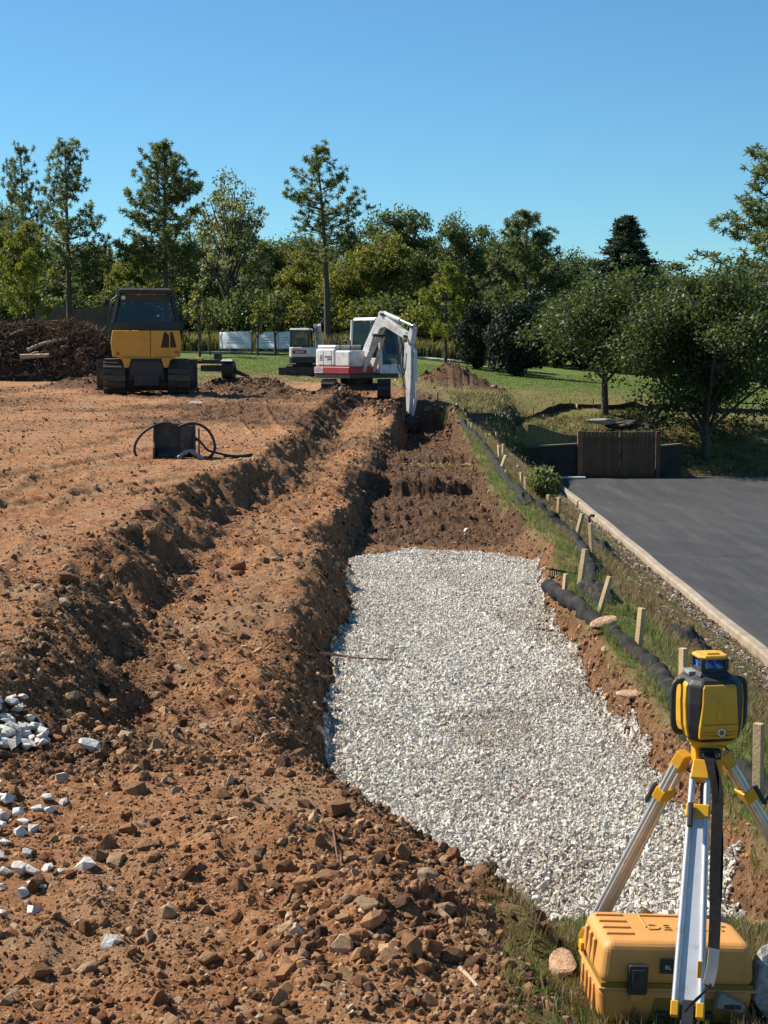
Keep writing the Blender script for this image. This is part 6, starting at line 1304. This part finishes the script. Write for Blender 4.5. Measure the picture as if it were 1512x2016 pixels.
# stick on the gravel
def on_g(px, py, up=0.03): q = hit(px, py, False); return Vector((q.x, q.y, q.z + up))
st = [on_g(628, 1308, 0.09), on_g(660, 1304, 0.06), on_g(715, 1308, 0.05), on_g(768, 1310, 0.05)]
sk = empty('fallen_stick', tuple(st[0]), 0, 'thin brown forked stick lying on the white gravel', 'stick'); M_STICK = pm('stick_bark', (0.12, 0.065, 0.04), (0.20, 0.12, 0.075), 20, 0.9)
MB().tube([p_ - st[0] for p_ in smooth_pts(st, 4)], [0.012 - 0.0005 * i for i in range(13)], 7).build('stem', M_STICK, sk)
MB().tube([p_ - st[0] for p_ in smooth_pts([on_g(768, 1310, 0.05), on_g(772, 1296, 0.06), on_g(784, 1290, 0.06), on_g(800, 1288, 0.05)], 4)], [0.007, 0.007, 0.006, 0.006, 0.006, 0.005, 0.005, 0.005, 0.004, 0.004, 0.003, 0.003, 0.002], 6).build('twig', M_STICK, sk)
# roots and bits of wood in the near spoil
for i, (pts, r_, lab) in enumerate([([(865, 1812), (885, 1830), (900, 1855), (912, 1880)], 0.012, 'curved pale root sticking out of the spoil near the grass'), ([(905, 1925), (925, 1945), (940, 1962)], 0.008, 'short root low in the spoil beside the case'), ([(655, 1640), (662, 1690), (668, 1725)], 0.004, 'thin dark root hanging over the rock by the gravel')]):
    P = [on_g(a, b, 0.03) for a, b in pts]; tag(MB().tube(smooth_pts(P, 4), [r_ * (1 - 0.04 * k) for k in range(4 * (len(P) - 1) + 1)], 7).build('root', M_LOG if i < 2 else M_STICK), lab, 'root', 'roots in the spoil')
# leafy weed by the kerb corner, small weeds
def weed(px, py, top, wpx, label, key='weed'):
    p = hit(px, py, False); h = at(px, top, p.y).z - p.z; w = wpx * p.y / FPX
    mb, V_, F_ = gen_bush(int(px), h, w, 700, 0.085); e = empty('leafy_weed', tuple(p), 0, label, 'weed'); mb.build('stems', M_STICK, e); link_mesh('crown', np_mesh('crown', V_, F_, M_WEED), e)
weed(1070, 985, 918, 74, 'leafy green weed on the bank left of the kerb corner')
weed(1020, 895, 872, 40, 'low yellow green weed left of the dark retaining wall')

# ------------------------------------------------------------------ gate, walls, silt fence
GY_ = 57.0
M_GATE = pm('brown_cedar_boards', (0.105, 0.048, 0.025), (0.16, 0.074, 0.038), 3, 0.8, bmp=0.3, bscale=20, rand=0.18)
M_POST = pm('rust_brown_post', (0.20, 0.085, 0.04), (0.27, 0.12, 0.06), 3, 0.8, bmp=0.2, bscale=20)
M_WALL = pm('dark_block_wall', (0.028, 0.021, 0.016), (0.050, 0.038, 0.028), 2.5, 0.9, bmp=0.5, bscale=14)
gx0, gx1 = at(1148, 938, GY_).x, at(1288, 938, GY_).x; gt_ = at(1200, 849, GY_).z; gate = empty('wooden_gate', ((gx0 + gx1) / 2, GY_, LOT), 0, 'brown double gate of upright boards beyond the car park', 'gate')
nb = 18; bw = (gx1 - gx0) / nb; GHT = gt_ - LOT; bm_ = MB().box((0, 0, 0), (bw * 0.93, 0.03, GHT - 0.10)).mesh('board', M_GATE)
for k in range(nb):
    o = link_mesh('board', bm_, gate); o.location = (gx0 + bw * (k + 0.5) - (gx0 + gx1) / 2 + (0.02 if k >= nb // 2 else -0.02), -0.02 + random.uniform(-0.004, 0.004), 0.08 + (GHT - 0.10) / 2 + random.uniform(-0.012, 0.012))
for z_ in (0.35, GHT * 0.5, GHT - 0.25): MB().box((0, 0.03, z_), (gx1 - gx0 - 0.05, 0.05, 0.10)).build('rail', M_GATE, gate)
MB().box((gx0 - (gx0 + gx1) / 2 - 0.13, 0, GHT / 2 + 0.01), (0.20, 0.20, GHT + 0.02)).build('post', M_POST, gate, 0.01); MB().box((gx1 - (gx0 + gx1) / 2 + 0.12, 0, GHT / 2), (0.16, 0.16, GHT)).build('post', M_GATE, gate, 0.01)
MB().box((0.09, -0.05, GHT * 0.5), (0.03, 0.03, 0.5)).build('drop_bolt', M_STEEL, gate)
def wall(name, x0, x1, h0, h1, label):
    w_ = empty(name, ((x0 + x1) / 2, GY_ + 0.12, LOT), 0, label, 'wall'); c = (x0 + x1) / 2
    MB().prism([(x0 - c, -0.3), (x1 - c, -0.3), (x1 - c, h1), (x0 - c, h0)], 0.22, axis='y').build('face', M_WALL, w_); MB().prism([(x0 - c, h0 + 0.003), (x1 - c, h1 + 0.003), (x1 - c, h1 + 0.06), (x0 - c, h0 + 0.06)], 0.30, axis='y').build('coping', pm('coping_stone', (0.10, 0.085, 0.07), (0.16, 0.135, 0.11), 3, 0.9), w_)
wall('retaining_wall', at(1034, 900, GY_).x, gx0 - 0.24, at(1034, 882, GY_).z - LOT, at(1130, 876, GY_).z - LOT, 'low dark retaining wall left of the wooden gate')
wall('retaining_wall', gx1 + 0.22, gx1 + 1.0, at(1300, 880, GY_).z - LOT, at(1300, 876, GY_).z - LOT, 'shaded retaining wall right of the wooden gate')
tag(MB().box((0, 0, 0), (1.2, 0.5, 0.05)).build('concrete_sill', M_CONC, None, 0.005, loc=(at(1120, 940, 56.4).x, 56.4, LOT + 0.03)), 'pale concrete slab end at the foot of the gate post', 'slab')
# stone slabs stacked on the slope above the gate
rr = random.Random(9)
for i, (px, py, w, lab) in enumerate([(1182, 830, 1.15, 'pale flat stone slab at the foot of the small maple'), (1215, 838, 1.0, 'dark flat slab above the gate, left of the stack'), (1250, 842, 1.1, 'dark flat slab above the gate, right of the stack'), (1232, 832, 0.9, 'upper dark slab of the stack above the gate'), (1275, 836, 0.8, 'end slab of the stack above the gate')]):
    q = at(px, py, 59.6 + 0.2 * i); z_ = max(q.z, hz(q.x, q.y, False) + 0.05); o = link_mesh('stone_slab', rock_mesh_fine('stone_slab', 760 + i, pm('slab_stone_%d' % i, *(((0.20, 0.18, 0.15), (0.30, 0.27, 0.23)) if i == 0 else ((0.05, 0.042, 0.034), (0.10, 0.085, 0.07))), 6, 0.95, bmp=0.8, bscale=8), 0.3, 1.3, 10)); o.scale = (w, 0.8, 0.9); o.location = (q.x, q.y, z_); o.rotation_euler = (rr.uniform(-0.12, 0.12), rr.uniform(-0.12, 0.12), rr.uniform(-0.4, 0.4)); tag(o, lab, 'stone slab', 'slabs stacked above the gate')
# silt fence along the lower lawn
M_SILT = pm('black_silt_fabric', (0.014, 0.014, 0.014), (0.030, 0.028, 0.026), 4, 0.8)
sf_px = [(918, 824), (960, 829), (1000, 832), (1040, 827), (1070, 818), (1100, 808), (1125, 804), (1160, 804), (1220, 806), (1300, 808), (1400, 812), (1512, 815), (1600, 818)]
P = smooth_pts([hit(a, b, False) for a, b in sf_px], 7); sfe = empty('silt_fence', tuple(P[0]), 0, 'low black silt fence sagging along the lawn edge', 'silt fence'); vs_ = []; fs_ = []
for i, p in enumerate(P):
    hgt = 0.24 + 0.05 * math.sin(i * 0.23) + 0.02 * math.sin(i * 1.1); base = Vector((p.x, p.y, hz(p.x, p.y, False) - 0.03)) - P[0]
    vs_ += [base + Vector((0, -0.05, 0)), base + Vector((0.0, 0.02 * math.sin(i), hgt)), base + Vector((0.02, 0.03, hgt - 0.01)), base + Vector((0.02, 0.04, 0))]
for i in range(len(P) - 1):
    for k in range(4): fs_.append((i*4+k, i*4+(k+1) % 4, (i+1)*4+(k+1) % 4, (i+1)*4+k))
MB().add(vs_, fs_).build('fabric', M_SILT, sfe)
for i in range(5, len(P) - 4, 9): b_ = P[i] - P[0]; MB().tube([b_ + Vector((0, 0, -0.1)), b_ + Vector((0.02, -0.06, 0.42))], 0.02, 5).build('post', M_STICK, sfe)
for (b, t, w, lab) in [((862, 800), (862, 772), 2, 'thin wire marker standing on the lawn right of the bucket'), ((1136, 806), (1136, 796), 4, 'small pale marker at the bend of the silt fence')]: stake(b, t, w, lab, M_STEEL if w == 2 else None, 'marker_stake')

# ------------------------------------------------------------------ banners, fence and pillar at the foot of the wood
M_BAN = leaf_mat('white_vinyl', [(0.2, (0.66, 0.67, 0.70)), (0.8, (0.74, 0.75, 0.77))], 0.4); M_BTXT = pm('faded_print', (0.52, 0.54, 0.60), (0.62, 0.64, 0.68), 5, 0.7); BYD = 95.0
for (x0, x1, lab) in [(433, 495, 'white vinyl banner nearest the bulldozer'), (505, 547, 'middle white vinyl banner on dark posts'), (548, 578, 'white vinyl banner running behind the small excavator')]:
    a = at(x0, 687, BYD); b = at(x1, 653, BYD); c = Vector(((a.x + b.x) / 2, BYD, a.z)); bn = empty('white_banner', tuple(c), 0, lab, 'banner', 'white banners at the foot of the wood'); w_, h_ = b.x - a.x, b.z - a.z
    u, v = np.meshgrid(np.linspace(-0.5, 0.5, 18), np.linspace(0, 1, 10)); yy = 0.05 * fbm(u * 4 + x0, v * 3, 3, 4) + 0.05 * np.cos(u * 6) * (v - 0.5) ** 2; i2 = np.arange(u.size).reshape(u.shape)
    o = link_mesh('sheet', np_mesh('sheet', np.stack([u * w_, yy, v * h_ + 0.03 * np.sin(u * 3.1) * (v > 0.5)], -1).reshape(-1, 3), np.stack([i2[:-1, :-1], i2[:-1, 1:], i2[1:, 1:], i2[1:, :-1]], -1).reshape(-1, 4), M_BAN, True), bn); o.modifiers.new('thick', 'SOLIDIFY').thickness = 0.01
    gz_ = hz(c.x, BYD, False) - a.z
    for s_ in (-1, 1): MB().tube([(s_ * w_ * 0.5, 0.06, gz_ - 0.1), (s_ * w_ * 0.5, 0.06, h_ + 0.06)], 0.03, 6).build('post', M_STEEL, bn)
    for k in range(3): MB().box((0, -0.075, h_ * (0.35 + 0.15 * k)), (w_ * (0.55 - 0.1 * k), 0.004, h_ * 0.07)).build('faded_lettering', M_BTXT, bn)
M_FEN = pm('weathered_boards', (0.105, 0.085, 0.070), (0.16, 0.13, 0.105), 2, 0.9, rand=0.15); FY = 104.0
fa, fb = at(68, 633, FY), at(226, 633, FY); fe = empty('board_fence', ((fa.x + fb.x) / 2, FY, hz((fa.x + fb.x) / 2, FY, False)), 0, 'weathered board fence behind the brush pile', 'fence'); FO = Vector(fe.location); ft = at(150, 605, FY).z
nbd = 34; bw = (fb.x - fa.x) / nbd; fbm_ = MB().box((0, 0, 0.5), (bw * 0.95, 0.03, 1.0)).mesh('board', M_FEN)
for k in range(nbd):
    x_ = fa.x + bw * (k + 0.5); g0 = hz(x_, FY, False); o = link_mesh('board', fbm_, fe); o.location = (x_ - FO.x, random.uniform(-0.005, 0.005), g0 - FO.z); o.scale = (1, 1, ft - g0 + random.uniform(-0.02, 0.02) + 0.10 * math.sin(k * 0.25))
for z_ in (0.4, 1.2): MB().box((0, 0.04, z_), (fb.x - fa.x, 0.05, 0.09)).build('rail', M_FEN, fe)
pa = at(42, 640, 98); pi_ = empty('gate_pillar', (pa.x, 98, hz(pa.x, 98, False)), 0, 'dark pillar with pale cap above the brush pile', 'pillar'); ph = at(42, 616, 98).z - hz(pa.x, 98, False)
MB().box((0, 0, ph / 2 - 0.05), (0.62, 0.62, ph)).build('shaft', M_WALL, pi_, 0.02); MB().taper((0, 0, ph - 0.05), (0.82, 0.82), (0.4, 0.4), 0.16).build('cap', M_CONC, pi_, 0.02)
pa = at(45, 600, 101); p2_ = empty('gate_pillar', (pa.x, 101, hz(pa.x, 101, False)), 0, 'tall dark stone pillar behind the pale capped one', 'pillar'); ph = at(45, 588, 101).z - hz(pa.x, 101, False)
MB().box((0, 0, ph / 2), (0.9, 0.9, ph)).build('shaft', M_WALL, p2_, 0.02); MB().box((0, 0, ph + 0.05), (1.05, 1.05, 0.1)).build('cap', M_WALL, p2_, 0.02)
# white scrap in front of the bulldozer
for (px, py, w, lab) in [(386, 795, 0.40, 'flat white scrap on the dirt in front of the bulldozer')]:
    p = hit(px, py, False); tag(MB().taper((0, 0, -0.01), (w, 0.25), (w * 0.8, 0.18), 0.05).build('white_scrap', M_WROCK, None, 0.01, loc=(p.x, p.y, p.z + 0.01)), lab, 'scrap')
